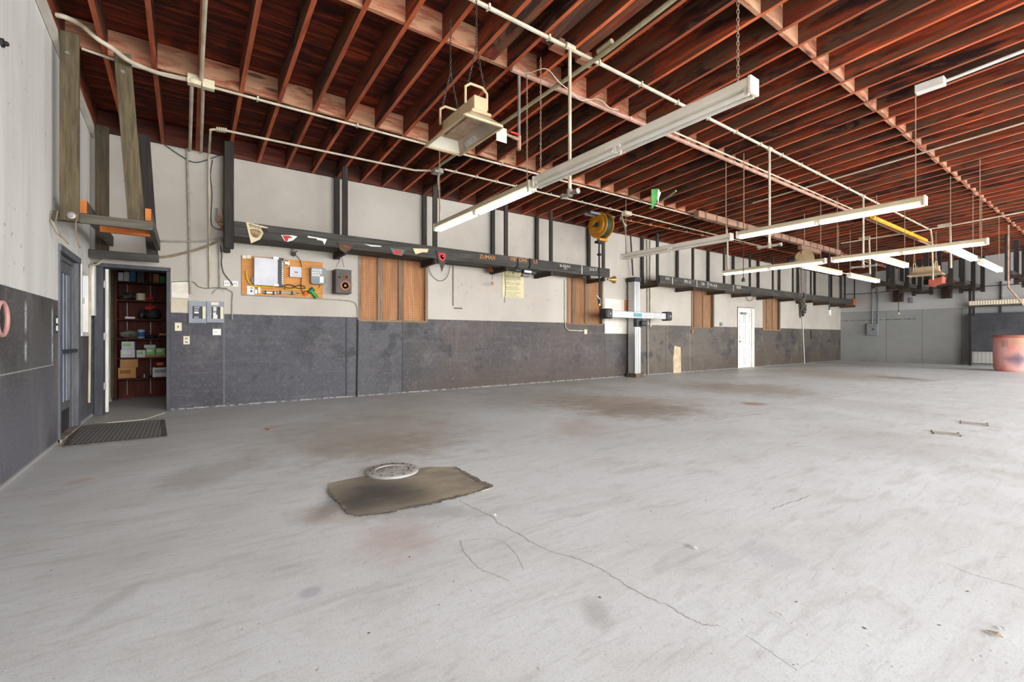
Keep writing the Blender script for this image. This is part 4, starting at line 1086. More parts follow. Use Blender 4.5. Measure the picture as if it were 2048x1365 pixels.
pipe('conduit', 'thin grey conduit stub dropping to a short dark slot in the white wall', 'conduit', [wy(907, 528, .02), wy(907, 612, .02)], .012, M_CONDUITG)
a = AY(916, 617); o = obj('wall_slot', MB().box(a.x - .1, a.x + .1, YB - .006, YB, a.z - .012, a.z + .012), M_WIRE); tag(o, 'short dark metal strip low on the white wall', 'strip')
o = thing('outlet_drop', 'cream conduit dropping to an outlet box under the second boarded window', 'conduit', AY(1170, 664))
obj('conduit_run', MB().tube([wy(1130, 560, .02), wy(1130, 640, .02), wy(1131, 655, .02), wy(1137, 661, .02), wy(1166, 662, .02)], .014, 8), M_CONDUIT, o, smooth=True)
a = AY(1169, 664); obj('outlet_box', MB().box(a.x - .05, a.x + .05, YB - .05, YB, a.z - .06, a.z + .06), M_CREAM, o, bevel=.004)
a, b = AY(1209, 597.5), AY(1257, 668)
o = thing('patch_board', 'white boarded patch on the wall left of the aluminium column', 'board', ((a.x + b.x) / 2, YB, b.z))
obj('board_body', MB().box(a.x, b.x, YB - .012, YB - .001, b.z, a.z), M_WHITE, o)
obj('bare_strip', MB().box(AY(1248, 620).x, AY(1257, 620).x, YB - .02, YB - .012, AY(1250, 622).z, AY(1250, 600).z), M('raw_rust_wood', 'a8683c', '94582f', 5, .7), o)
pipe('conduit', 'grey conduit from roof to floor right of the aluminium column', 'conduit', [wy(1294, 480), wy(1295, 600), wy(1296, 752)], .016, M_CONDUITG)
pipe('conduit', 'cream conduit from roof to wainscot right of the aluminium column', 'conduit', [wy(1301, 481), wy(1301, 600), wy(1301, 654)], .03, M_CONDUIT)
a, b = AY(1345, 693), AY(1362, 749)
o = obj('patch', MB().prism([AY(1349, 692, YB - .002), AY(1361, 695, YB - .002), AY(1362, 749, YB - .002), AY(1347, 749, YB - .002), AY(1346, 720, YB - .002)], (0, -.004, 0)), M('bare_plaster', 'c8b698', 'b09a7c', 5, .8)); tag(o, 'bare tan plaster patch low on the dark wall', 'patch')
for px, l in ((1441, 'left of the white door'), (1383, 'under the third boarded window')):
    a = AY(px, 649 if px > 1400 else 664)
    o = obj('outlet_box', MB().box(a.x - .06, a.x + .06, YB - .05, YB, a.z - .06, a.z + .06), M_GREYBOX2 if px > 1400 else M_BROWNPR, bevel=.006); tag(o, 'small surface box %s' % l, 'outlet box')
pipe('conduit', 'thin cream pipe running down the wall right of the fourth window', 'conduit', [wy(1604, 622), wy(1606, 660), wy(1609, 729)], .02, M_WHITE)
pipe('conduit', 'black conduit down to a small box on the dark wall near the far corner', 'conduit', [wy(1622, 661), wy(1622.5, 679)], .015, M_BLACK)
pipe('wire', 'wire coil loop hanging under the rack left of the white door', 'wire', [wy(1500 + 7 * cos(t), 595 + 7 * sin(t), .05) for t in [2 * pi * i / 14 for i in range(15)]], .008, M_WIRE)

# ------------------------------------------------------------------ overhead racks along the long wall
def rack(label, xs, xw, x0, x1, zb, zt, deck, deckmat, yf=7.90):
    r = thing('overhead_rack', label, 'rack', ((x0 + x1) / 2, 8.2, zb))
    obj('front_board', MB().box(x0, x1, yf - .04, yf, zb, zt), W_BLACK, r, bevel=.004)
    a = deck[0]
    while a < deck[1] - .2:
        b = min(a + 3.0, deck[1])
        obj('deck_board', MB().box(a, b - .004, yf + .05, 8.24, zb + .01, zb + .04), deckmat, r); obj('deck_board', MB().box(a, b - .004, 8.25, 8.45, zb + .01, zb + .04), deckmat, r)
        a = b
    for i, (xf, xb) in enumerate(zip(xs, xw)):
        obj('hanger', MB().box(xf - .045, xf + .045, yf + .005, yf + .045, zb - .08, roof(yf) - .004), W_BLACKV, r, bevel=.003)
        obj('hanger', MB().box(xb - .045, xb + .045, 8.40, 8.44, zb - .1, roof(8.44) - .004), W_BLACKV, r, bevel=.003)
        obj('cross_arm', MB().beam((xf, yf - .02, zb - .045), (xb - .03, 8.46, zb - .06), .06, .09), W_ARM, r, bevel=.003)
    return r
xa_f = [AY(p, 480, 7.92).x for p in (690, 870, 1012, 1102, 1207)]
xa_b = [AY(p, 480, 8.42).x for p in (674, 849, 986, 1074, 1178)]
ra = rack('long black overhead rack nearest the doorway, pennants hanging from its front board', xa_f, xa_b, .56, 8.62, 2.585, 2.81, (.56, 8.0), W_BLACK)
# its first, heavier hanger beside the junction box
obj('hanger', MB().box(.44, .56, 7.86, 7.95, 2.40, roof(7.9) - .004), W_BLACKV, ra, bevel=.004)
obj('hanger', MB().box(.46, .55, 8.38, 8.46, 2.42, roof(8.42) - .004), W_BLACKV, ra, bevel=.004)
xb_f = [AY(p, 560, 7.92).x for p in (1315, 1386, 1448.5, 1500, 1546, 1586, 1622, 1659, 1690, 1710)]
xb_b = [AY(p, 560, 8.42).x for p in (1285, 1355, 1417, 1467, 1517, 1559, 1596, 1630, 1663, 1682)]
rb = rack('long black overhead rack farther along the wall, above the white door', xb_f, xb_b, 10.62, 24.7, 2.585, 2.81, (10.62, 24.6), wood('brown_deck_wood', (70, 56, 40), (104, 86, 62), (128, 108, 80), 'X', 1, .3))
o = obj('end_block', MB().box(24.71, 24.96, 7.84, 8.14, 2.58, 2.86), W_ORANGE); tag(o, 'square orange wood block at the far end of the farther rack', 'block')
c = AY(1676, 588, 8.1); o = obj('wheel_rim', MB().lathe([(.18, 0), (.2, .04), (.18, .08), (.1, .1)], (23.0, 8.17, 2.63), n=24), M('tan_disc', 'a08c6c', '8a7656', 6, .6)); tag(o, 'tan round disc lying on the farther rack near the far corner', 'disc')
# stencilled writing on the front boards
def stencil(s, px, py, size, mat, yf=7.86, squash=1.0):
    c = AY(px, py, yf - .001)
    return text_mb(MB(), s, c, (1, 0, 0), (0, 0, 1), size, .001, squash), mat
for s_, px, py, size, mat, par, sq in (('ZUMAX', 959, 516.5, .11, M_TXTO, ra, 1.0), ('MER', 1021, 521.5, .11, M_TXTO, ra, 1.0), ('ONE', 1038, 523, .11, M_TXTO, ra, 1.0), ('LS', 1066.5, 526.5, .12, M_TXTO, ra, 1.1), ('B-GRAV.', 1120, 534, .09, M_TXTW, ra, 1.0), ('30-1', 1128, 539, .06, M_TXTW, ra, 1.0), ('215-7', 1179, 541.5, .1, M_TXTW, ra, 1.1), ('7M-15', 1368, 566.5, .14, M_TXTW, rb, 1.0), ('75R', 1402, 570.5, .12, M_TXTW, rb, 1.0), ('TM-16 8', 1418, 573, .13, M_TXTW, rb, 1.0), ('185R', 1472, 577.5, .14, M_TXTW, rb, 1.1), ('M15', 1331, 559.5, .1, M_TXTW, rb, 1.1)):
    m_, mt = stencil(s_, px, py, size, mat, 7.86, sq); obj('lettering', m_, mt, par)
for px, py, l, par in ((1164, 536, .17, ra), (1345, 562, .2, rb), (1394, 571, .2, rb), (1416, 573, .2, rb), (1467, 579, .18, rb)):
    c = AY(px, py, 7.859); obj('divider_mark', MB().box(c.x - .012, c.x + .012, 7.8585, 7.8595, 2.6, 2.8), M_TXTW, par)

# pennants hung on the nearer rack
def pennant(label, poly, mat, y=7.85, extra=()):
    P = [AY(px, py, y) for px, py in poly]
    zs = min(P, key=lambda p: p.z).z
    o = thing('pennant', label, 'pennant', (sum(p.x for p in P) / len(P), y, zs), 'pennants on the nearer rack')
    obj('cloth', MB().prism(P, (0, .003, 0)), mat, o)
    for nm, pl, m in extra:
        obj(nm, MB().prism([AY(px, py, y - .002) for px, py in pl], (0, .0015, 0)), m, o)
    return o
pn = pennant('cream pennant with brown shield badge on the nearer rack', [(491.5, 443.5), (536, 455), (535, 457), (522, 455), (527, 467), (520.5, 479), (505, 486), (502, 487)], M_PENNC, 7.85,
        [('badge', [(499.5, 459), (504, 457.8), (512, 459), (519, 461.5), (524, 466), (520, 471), (516, 475), (511.5, 476), (506, 474), (502, 468)], M_BROWNPR)])
m_ = MB(); c = AY(497, 451.2, 7.846); text_mb(m_, 'quinfronl', c, (1, 0, -.30), (.3, 0, 1), .085, .001, .85); obj('lettering', m_, M_INKD, pn)
m_ = MB(); c = AY(501.5, 462.8, 7.844); text_mb(m_, 'AMERICAN', c, (1, 0, -.22), (.2, 0, 1), .045, .001, .72)
c = AY(503, 466.8, 7.844); text_mb(m_, 'MUSCLE', c, (1, 0, -.22), (.2, 0, 1), .042, .001, .8); obj('badge_lettering', m_, M_PENNC, pn)
pennant('red and white scrap of pennant right of the cream pennant', [(562, 470), (585, 471), (595, 473), (586, 481), (575, 484), (569, 482)], M_PAPERW, 7.85, [('red_print', [(564.5, 471), (579, 472), (585, 476), (577, 477), (575, 483), (571, 483)], M_RED)])
pennant('torn white pennant strip between red scraps', [(615, 472), (654, 478.5), (649, 490), (645, 482), (634, 480), (633, 477.5), (616, 475.5)], M_PAPERW)
pennant('brown folded pennant with red print by the rack arm', [(675, 484), (690, 489), (709, 487), (700, 500), (690, 506), (680, 500)], M('brown_pennant', '5c4632', '4a3828', 5, .7), 7.84, [('red_print', [(687, 491), (701, 494), (699, 496), (690, 494)], M_RED)])
pennant('white torn strip above the first boarded window', [(728, 488), (741, 490), (763, 492), (762, 494), (742, 493)], M_PAPERW)
pennant('grey pennant with red print above the first boarded window', [(780, 496), (810, 500), (804, 512), (787, 509)], M_PENNG, 7.85, [('red_print', [(787, 502), (795, 500.5), (804, 504), (803, 508), (788, 508)], M_RED), ('white_print', [(791, 505), (798, 504), (800, 507), (793, 507)], M_PAPERW)])
pennant('cream torn pennant left of the black triangular pennant', [(826, 497), (857, 498), (855, 505), (845, 505), (831, 509)], M_PENNC)
pennant('black triangular pennant with red shield badge', [(872, 500), (900, 502), (894, 516), (883.5, 545), (876, 517)], M('black_pennant', '45423f', '393634', 5, .7), 7.84, [('shield', [(876.5, 506), (885, 505.5), (892, 508.5), (891, 518), (884.5, 523.5), (878, 517)], M_RED), ('white_print', [(881, 511), (886, 510), (884, 514), (889, 516), (885, 519), (881, 515)], M_PAPERW)])
w = thing('clamp_light', 'black clip-on work light strapped to the rack above the notice', 'work light', AY(1048, 555, 7.84))
a, b = AY(1044, 540, 7.8), AY(1060, 549, 7.8)
obj('lamp_head', MB().box(a.x, b.x, 7.74, 7.84, b.z, a.z), M_BLACKP, w, bevel=.01); obj('lens', MB().box(a.x + .02, b.x - .01, 7.735, 7.74, b.z + .02, a.z - .015), M_PAPERW, w)
a2, b2 = AY(1043, 549, 7.8), AY(1056, 555, 7.8); obj('lamp_base', MB().box(a2.x, b2.x, 7.74, 7.84, b2.z, a2.z), M_GREYP, w, bevel=.01)
for px in (1035, 1060): obj('strap', MB().tube([AY(px, 517, 7.845), AY(px + 1, 531, 7.845), AY(px - 2, 538, 7.83)], .014, 6), M_BLACK, w)
obj('bracket', MB().beam(AY(1033, 536, 7.83), AY(1066, 542, 7.83), .03, .05), M_BLACK, w)
obj('wing', MB().sphere(AY(1036, 541, 7.8), .1, 8, (1, .4, .5)).sphere(AY(1066, 545, 7.8), .1, 8, (1, .4, .55)), M_BLACKP, w)

# ------------------------------------------------------------------ brown rack in the left corner
W_DKPLANK = wood('dark_brown_plank_wood', (38, 32, 22), (62, 53, 38), (80, 70, 50), 'Z', 1.6, .4)
r = thing('corner_rack', 'grey-brown plank rack hanging in the left corner above the doorway', 'rack', (-.7, 7.2, 2.2))
obj('front_rail', MB().box(XL + .005, -.30, 6.18, 6.22, 2.225, 2.32), W_BROWNX, r, bevel=.003)
obj('rear_rail', MB().box(XL + .005, -.33, 8.18, 8.22, 2.15, 2.26), W_BLACK, r, bevel=.003)
obj('plank_hanger', MB().box(-1.01, -.87, 6.135, 6.175, 2.225, roof(6.15) - .004), W_BROWNV, r, bevel=.004)
obj('plank_hanger', MB().beam((-.555, 6.25, roof(6.25) - .01), (-.44, 6.25, 2.32), .04, .14, (1, 0, 0)), W_BROWNV, r, bevel=.004)
obj('plank_hanger', MB().box(-1.01, -.87, 8.225, 8.265, 2.16, roof(8.24) - .004), W_DKPLANK, r, bevel=.004)
obj('plank_hanger', MB().beam((-.50, 8.25, roof(8.25) - .01), (-.40, 8.25, 2.16), .04, .13, (1, 0, 0)), W_BLACKV, r, bevel=.004)
for x in (-.845, -.34):
    obj('side_rail', MB().box(x - .025, x + .025, 6.19, 8.2, 2.325, 2.455), W_BROWNX, r)
    obj('sawn_end', MB().box(x - .0245, x + .0245, 6.185, 6.19, 2.326, 2.454), W_ORANGE, r, label='fresh orange sawn end of the rail')
obj('cross_board', MB().box(-.82, -.365, 7.0, 7.04, 2.3, 2.43), W_ORANGE, r, label='fresh orange cross board')
obj('bolt', MB().lathe([(.034, 0), (.034, .006), (.016, .008), (.016, .022)], (-.925, 6.135, 2.28), (0, -1, 0), 14), M_STEEL, r)
obj('bolt', MB().lathe([(.02, 0), (.018, .01)], (-.955, 6.135, 3.86), (0, -1, 0), 10), M_GREYP, r)
obj('bolt', MB().lathe([(.02, 0), (.018, .01)], (-.55, 6.23, 3.86), (0, -1, 0), 10), M_GREYP, r)
mb = MB()
for dx, l in ((-.06, .22), (-.02, .26), (.12, .3)):
    mb.tube([(-1.0 + dx, 6.12, 2.3), (-1.01 + dx, 6.1, 2.2), (-.98 + dx * .8, 6.1, 2.2 - l * .5), (-.93 + dx * .6, 6.1, 2.2 - l * .8)], .006, 6)
o = obj('loose_wires', mb, M_WIREB); tag(o, 'tan loose wires dangling from the front rail of the corner rack', 'wires')

# ------------------------------------------------------------------ strip lights
def strip(label, p0, p1, lit, z=2.885, mat=None, chains=(.04, .96), two=True):
    """twin-tube strip light from p0 to p1 (plan), top of the housing at z"""
    a, b = V((p0[0], p0[1], z)), V((p1[0], p1[1], z)); d = (b - a).normalized(); L = (b - a).length; s = V((-d.y, d.x, 0))
    o = thing('strip_light', label, 'ceiling light', (a + b) / 2 + V((0, 0, -.13)), 'hanging strip lights')
    prof = [(-.05, 0), (.05, 0), (.055, -.012), (.055, -.06), (.024, -.078), (-.024, -.078), (-.055, -.06), (-.055, -.012)]
    mat = mat or M_LIGHT
    obj('housing', MB().prism([a + s * u + V((0, 0, w_)) for u, w_ in prof], d * L), mat, o, bevel=.002)
    for t in (0, 1):
        e = a + d * (L * t)
        obj('end_cap', MB().box(-.012, .012, -.058, .058, -.115, .004, Matrix.Translation(e) @ Matrix(((d.x, s.x, 0, 0), (d.y, s.y, 0, 0), (0, 0, 1, 0), (0, 0, 0, 1)))), M_LIGHTW, o, bevel=.003)
    for t in (.012, .49, .51, .988):
        for u in (-.034, .034):
            c = a + d * (L * t) + s * u
            obj('lamp_holder', MB().beam(c + V((0, 0, -.06)), c + V((0, 0, -.122)), .022, .03), M_LIGHTW, o)
    for t0, t1 in ((.018, .484), (.516, .982)):
        for u in (-.034, .034):
            obj('lamp_tube', MB().tube([a + d * (L * t0) + s * u + V((0, 0, -.104)), a + d * (L * t1) + s * u + V((0, 0, -.104))], .0185, 12), M_TUBEON if lit else M_TUBEOFF, o, smooth=True)
    for t in chains:
        c = a + d * (L * t)
        top = roof(c.y) - .005
        if c.x < 6: obj('hanging_chain', MB().chain(c, V((c.x, c.y, top)), .036, .015, .003), M_CHAINL, o)
        else: obj('hanging_chain', MB().tube([c, V((c.x, c.y, top))], .007, 5), M_CHAINL, o)
    return o
strip('unlit cream strip light nearest the camera, pipe drop passing before it', (3.2, 1.60), (3.2, 4.01), False, 2.885, M_LIGHTW, (.045, .97))
strip('lit strip light over the rack, next to the nearest unlit strip light', (3.2, 4.09), (3.2, 6.53), True, 2.87)
strip('unlit strip light hanging before the farther rack, in the second crosswise line', (7.65, 4.20), (7.65, 6.62), False, 2.885, M_LIGHTW)
strip('lit strip light joined to the unlit one of the second crosswise line', (7.65, 1.66), (7.65, 4.08), True, 2.885)
strip('lit strip light in front of the chain hoist, third crosswise line', (11.75, 4.26), (11.75, 6.68), True, 2.88)
strip('lit strip light of the third crosswise line, on the timber rack side of its joint', (11.75, 1.70), (11.75, 4.13), True, 2.88)
strip('lit small strip light running lengthwise just behind the hoist light, nearest the long wall', (12.3, 4.95), (14.6, 4.95), True, 2.92)
strip('lit small strip light farther along the lengthwise line nearest the long wall', (15.25, 4.95), (17.6, 4.95), True, 2.92)
strip('lit small strip light nearest the far gas heater, just behind the third crosswise line', (12.25, 3.49), (14.4, 3.49), True, 2.92)
strip('lit small strip light near side of the lengthwise pair beyond the third crosswise line', (12.25, 2.3), (14.4, 2.3), True, 2.92)
strip('lit small strip light on the far side of the lengthwise pair, dark end cap', (15.05, 2.29), (17.35, 2.29), True, 2.92)
pipe('conduit', 'thin conduit linking the far pair of lengthwise strip lights', 'conduit', [(14.4, 2.3, 2.88), (15.05, 2.29, 2.88)], .012, M_CONDUIT)
pipe('conduit', 'thin conduit linking the lengthwise strip lights nearest the long wall', 'conduit', [(14.6, 4.95, 2.88), (15.25, 4.95, 2.88)], .012, M_CONDUIT)
pipe('cable', 'white flexible lead rising from the lit strip light over the rack', 'cable', [(3.2, 6.4, 2.88), (3.24, 6.5, 3.2), AR(876, 360, -.25), AR(880, 345, -.06)], .014, M_CONDUIT)
pipe('cable', 'grey lead dropping from roof conduit to the unlit strip light by the reel', 'cable', [AR(1240, 440, -.03), (7.72, 6.7, 3.75), (7.66, 6.55, 3.4), (7.65, 6.5, 2.89)], .014, M_CONDUITG)
pipe('cable', 'white lead dropping from roof to the strip light before the hoist', 'cable', [AR(1453, 450, -.02), AX(1455, 490, 11.75), AX(1455, 530, 11.75), AX(1457, 540, 11.75)], .02, M_CONDUIT)

# ------------------------------------------------------------------ infrared heaters
def heater(label, X0, X1, Y0, Y1, zb, chains):
    o = thing('gas_heater', label, 'heater', ((X0 + X1) / 2, (Y0 + Y1) / 2, zb), 'hanging gas heaters')
    xm = X0 + (X1 - X0) * .55; w2 = (X1 - X0) * .24; zt = zb + .09; t = .012
    ya, yb = Y0 + .1, Y1 - .1
    bo = [V((X0, Y0, zb)), V((X1, Y0, zb)), V((X1, Y1, zb)), V((X0, Y1, zb))]
    tp = [V((xm - w2, ya, zt)), V((xm + w2, ya, zt)), V((xm + w2, yb, zt)), V((xm - w2, yb, zt))]
    for i, nm in ((0, 'near_reflector_end'), (1, 'reflector_side'), (2, 'far_reflector_end'), (3, 'reflector_side')):
        j = (i + 1) % 4
        q = [bo[i], bo[j], tp[j], tp[i]]; n_ = (q[1] - q[0]).cross(q[3] - q[0]).normalized() * t
        p = obj(nm, MB().prism(q, n_), M_HEATIN if i != 2 else M_LIGHTW, o)
    mb = MB()
    for i in range(4): mb.beam(bo[i], bo[(i + 1) % 4], .02, .02)
    obj('rim', mb, M_BEIGE, o)
    obj('burner_box', MB().box(xm - w2 * .75, xm + w2 * .75, ya - .02, yb + .02, zt + .02, zt + .16), M_BEIGE, o, bevel=.006)
    obj('burner_trim', MB().box(xm - w2 - .01, xm + w2 + .01, ya - .04, yb + .03, zt + .003, zt + .03), M_BEIGE, o, bevel=.008)
    n = 5
    for i in range(n):
        a = ya + .05 + i * (yb - ya - .1) / n
        obj('ceramic_tile', MB().box(xm - .08, xm + .08, a + .003, a + (yb - ya - .1) / n - .003, zt - .012, zt + .004), M_CERAM, o)
    for y in (ya + .06, yb - .02):
        obj('loop_handle', MB().tube([(xm - w2 - .02, y, zt + .1), (xm - w2 - .02, y, zt + .25), (xm - w2 + .03, y, zt + .29), (xm + w2 - .03, y, zt + .29), (xm + w2 + .02, y, zt + .25), (xm + w2 + .02, y, zt + .1)], .012, 7), M_BEIGE, o, smooth=True)
        f = V((xm, y, 3.68))
        c = MB()
        if chains:
            c.chain(V((xm - .09, y, zt + .27)), f, .036, .015, .003); c.chain(V((xm + .09, y, zt + .27)), f, .036, .015, .003); c.chain(f, V((xm, y, roof(y) - .005)), .036, .015, .003)
        else:
            c.tube([(xm - .09, y, zt + .29), (xm, y, 3.7), (xm, y, roof(y) - .01)], .008, 5); c.tube([(xm + .09, y, zt + .29), (xm, y, 3.7)], .008, 5)
        obj('hanging_chain', c, M_CHAINB if chains else M_CHAINL, o)
    return o
h1 = heater('beige gas heater on dark chains under the joists, near its gas valve', 1.89, 2.27, 3.33, 4.10, 2.95, True)
m_ = MB(); text_mb(m_, '#78817K', V((2.253, 3.93, 2.964)), (0, -1, 0), V((-.08, 0, .09)), .075, .002, .8)
obj('marker_writing', m_, M_PAPERW, h1)
heater('beige gas heater far off among the hanging timber racks near the far wall', 17.75, 18.13, 3.5, 4.27, 2.95, False)
o = thing('gas_drop', 'grey gas pipe with red valve handle hanging beside the near heater', 'gas pipe', AR(1040, 300, -.6))
T = AR(1038, 142, -.02); zb_ = T.z + 0
gx = T.x; gy = T.y
gpt = lambda py: V((gx, gy, AX(1039, py, gx).z))
obj('riser', MB().tube([gpt(140), gpt(275)], .019, 10), M_GREYP, o, smooth=True)
obj('tee', MB().tube([gpt(272), gpt(300)], .025, 10), M_PINKP, o, smooth=True)
v0 = gpt(279); dv = (V((2.27, 3.5, 3.0)) - v0)
obj('valve_body', MB().tube([v0, v0 + dv * .28], .018, 8), M_PINKP, o, smooth=True)
obj('valve_handle', MB().box(-.06, .06, -.012, .012, -.01, .01, Matrix.Translation(v0 + dv * .2 + V((0, 0, .05)))), M_RED, o, bevel=.003)
obj('supply_tube', MB().tube([v0 + dv * .28, v0 + dv * .5, v0 + dv * .8 + V((0, 0, .01)), V((2.27, 3.55, 2.99)), V((2.29, 4.0, 2.96))], .014, 8), M_OLIVE, o, smooth=True)
tc = v0 + dv * .75; obj('paper_tag', MB().box(tc.x - .06, tc.x + .06, tc.y - .03, tc.y - .027, tc.z - .11, tc.z + .03), M_CREAM, o)

# ------------------------------------------------------------------ conduits and pipes under the roof
def rp(*pts, dz=-.03): return [AR(px, py, dz) for px, py in pts]
def clips(pts, n, parent, mat=M_CONDUIT):
    for i in range(n):
        p = pts[0].lerp(pts[-1], (i + .5) / n)
        obj('strap', MB().box(p.x - .01, p.x + .01, p.y - .03, p.y + .03, p.z - .02, p.z + .026), mat, parent)
def run(label, pts, r, mat, nclip=0, cat='conduit', name='conduit_run'):
    o = thing(name, label, cat, pts[0])
    obj('tube', MB().tube(pts, r, 8), mat, o, smooth=True)
    if nclip: clips(pts[:2], nclip, o)
    return o
p0, p1 = AR(900, -40, -.03), AR(1860, 462, -.03)
y_ = 3.62
C1 = run('long cream sprinkler main crossing under all joists lengthwise', [V((1.2, y_, roof(y_) - .028)), V((17.5, y_ + .06, roof(y_) - .03)), AX(1864, 480, 17.6), AX(1866, 560, 17.6)], .021, M_CONDUIT, 22, 'pipe', 'pipe_run')
C2 = run('olive pipe running along the joists, passing over the near heater', [V((3.62, -1.0, roof(-1) - .075)), V((3.66, 3.4, roof(3.4) - .085)), V((3.56, 5.1, roof(5.1) - .08)), V((3.5, 5.5, roof(5.5) - .1)), V((3.45, 6.9, roof(6.9) - .05)), V((3.5, 7.15, roof(7.15) - .04))], .024, M_OLIVE, 0, 'pipe', 'pipe_run')
obj('coupling', MB().tube([V((3.655, 3.3, roof(3.3) - .03)), V((3.655, 3.5, roof(3.5) - .03))], .033, 8), M_OLIVE, C2)
def dropper(label, x, y, z1, tee):
    o = obj('drop_pipe', MB().tube([(x, y, roof(y) - .03), (x, y, z1)], .019, 8), M_CONDUIT, C1, smooth=True, label=label)
    obj('upper_tee', MB().tube([(x - .06, y, roof(y) - .03), (x + .06, y, roof(y) - .03)], .034, 8), M_CONDUIT, o)
    obj('end_fitting', MB().tube([(x, y - tee, z1), (x, y + tee, z1)], .02, 8).tube([(x, y, z1 - .03), (x, y, z1 + .05)], .03, 8), M_CONDUITG, o)
    for s_ in (-1, 1): obj('outlet', MB().tube([(x, y + s_ * tee, z1), (x, y + s_ * (tee + .03), z1)], .03, 8), M_STEEL, o)
d1 = AR(1140, 94, -.03); dropper('cream pipe drop with tee end, in front of the nearest strip light', d1.x, 3.61, AX(1140, 388, d1.x).z, .1)
d2 = AR(1539, 298, -.03); dropper('cream pipe drop with tee end, before the second crosswise lights', d2.x, 3.64, AX(1544, 492, d2.x).z, .16)
d3x = 12.1; dropper('cream pipe drop with tee end, farthest down the room', d3x, 3.66, AX(1729, 533, d3x).z, .2)
B1 = [V((.1, 6.43, roof(6.43) - .02)), V((24.5, 6.43, roof(6.43) - .02))]
run('cream conduit fixed along the first blocking row from the long wall', B1, .016, M_CONDUIT, 20)
run('dusty pink gas pipe fixed along the second blocking row', [V((3.0, 4.22, roof(4.22) - .05)), V((22, 4.22, roof(4.22) - .05))], .03, M_PINKP, 14, 'pipe', 'pipe_run')
run('thin cream conduit beside the pink gas pipe along the second blocking row', [V((5.5, 4.14, roof(4.14) - .03)), V((20, 4.14, roof(4.14) - .03))], .013, M_CONDUIT)
run('cream conduit running over the racks parallel to the long wall, from elbow to junction', [AR(432, 259, -.03), V((.45, 7.5, roof(7.5) - .02)), V((3.2, 7.4, roof(7.4) - .02)), V((3.5, 7.25, roof(7.25) - .02))], .017, M_CONDUIT, 5)
run('cream conduit running over the racks, from junction towards the far corner', [V((3.62, 7.1, roof(7.1) - .02)), V((8.0, 7.1, roof(7.1) - .02)), V((16, 7.2, roof(7.2) - .02))], .016, M_CONDUIT, 10)
c = V((3.52, 7.18, roof(7.18) - .04)); o = obj('junction_box', MB().box(c.x - .07, c.x + .09, c.y - .08, c.y + .08, c.z - .05, c.z + .03), M_CONDUITG, bevel=.004); tag(o, 'grey junction box on the conduit above the nearer rack', 'junction box')
c = AR(398, 166, -.03); o = thing('junction_box', 'pair of cream junction boxes on the first blocking row near the corner rack', 'junction box', c)
obj('box_body', MB().box(c.x - .11, c.x + .02, c.y - .06, c.y + .02, c.z - .05, c.z + .06), M_CREAM, o, bevel=.004); obj('box_body', MB().box(c.x + .03, c.x + .15, c.y - .05, c.y + .03, c.z - .05, c.z + .05), M_CREAM, o, bevel=.004)
obj('cover', MB().sphere((c.x - .045, c.y - .06, c.z - .02), .05, 10, (1, .4, .7)), M_CREAM, o)
run('cream conduit along a joist from the junction boxes towards the camera', [V((.13, -1.2, roof(-1.2) - .02)), V((.13, 6.35, roof(6.35) - .02)), V((.15, 6.6, roof(6.6) - .02)), V((.17, 8.4, roof(8.4) - .02))], .02, M_CONDUIT, 2)
run('cream conduit from the junction boxes to the top of the long wall', [V((.04, 6.45, roof(6.45) - .06)), V((.03, 8.42, roof(8.42) - .03))], .02, M_CONDUIT)
pipe('cable', 'thick cream cable sagging from the left wall over the corner rack planks', 'cable', [AR(113, 30, -.02), AR(135, 36, -.02), AY(165, 52, 6.1), AY(195, 78, 6.1), AY(225, 97, 6.12), AY(262, 124, 6.12), AR(320, 147, -.03), AR(378, 160, -.03)], .022, M_CONDUIT)
pipe('cable', 'thin cream cable running behind the corner rack planks', 'cable', [AR(163, 97, -.02), AR(195, 108, -.02), AR(230, 120, -.02), AR(290, 138, -.02), AR(378, 158, -.02)], .014, M_CONDUIT)
c = AR(1852, 176, -.06); o = thing('junction_box', 'white junction box under the joists at the upper right', 'junction box', c)
obj('box_body', MB().box(c.x - .06, c.x + .06, c.y - .18, c.y + .1, c.z - .04, c.z + .06), M_WHITE2, o, bevel=.004)
run('white conduit running from the junction box towards the bay doors', [c + V((0, -.16, 0)), V((c.x - .02, -1.3, roof(-1.3) - .05))], .02, M_WHITE2)
run('thin cream conduit along a joist beyond the white junction box', [V((10.37, 5.2, roof(5.2) - .015)), V((10.37, -1.0, roof(-1) - .015))], .014, M_CONDUIT)
C7 = run('cream conduit with two drops feeding the far lengthwise lights', [V((16.6, 5.6, roof(5.6) - .08)), V((17.1, 3.3, roof(3.3) - .08)), V((17.15, -.5, roof(-.5) - .08))], .02, M_CONDUIT)
for py_, x_ in ((4.92, 16.75), (3.2, 17.12)):
    obj('drop', MB().tube([(x_, py_ + .1, roof(py_) - .03), (x_, py_, roof(py_) - .06), (x_, py_ - .02, 3.0)], .026, 8), M_CONDUIT, C7, smooth=True)
    obj('fitting', MB().box(x_ - .05, x_ + .05, py_ - .02, py_ + .25, roof(py_) - .07, roof(py_) + .0), M_CONDUIT, C7)
run('thin copper pipe crossing under the joists from the reel towards the hoist', [AR(1240, 438, -.05), AR(1420, 474, -.05), AR(1590, 508, -.05)], .014, M_COPPER, 5, 'pipe', 'pipe_run')
pipe('cable', 'white wire drooping along the second blocking row near the gas pipe', 'cable', [AR(1042, 148, -.06), AR(1062, 145, -.06), AR(1093, 138, -.06), AR(1118, 164, -.1), AR(1140, 182, -.1), AR(1160, 200, -.1), AR(1178, 199, -.06), AR(1200, 200, -.06), AR(1220, 216, -.06), AR(1237, 220, -.06)], .0055, M_CONDUIT)
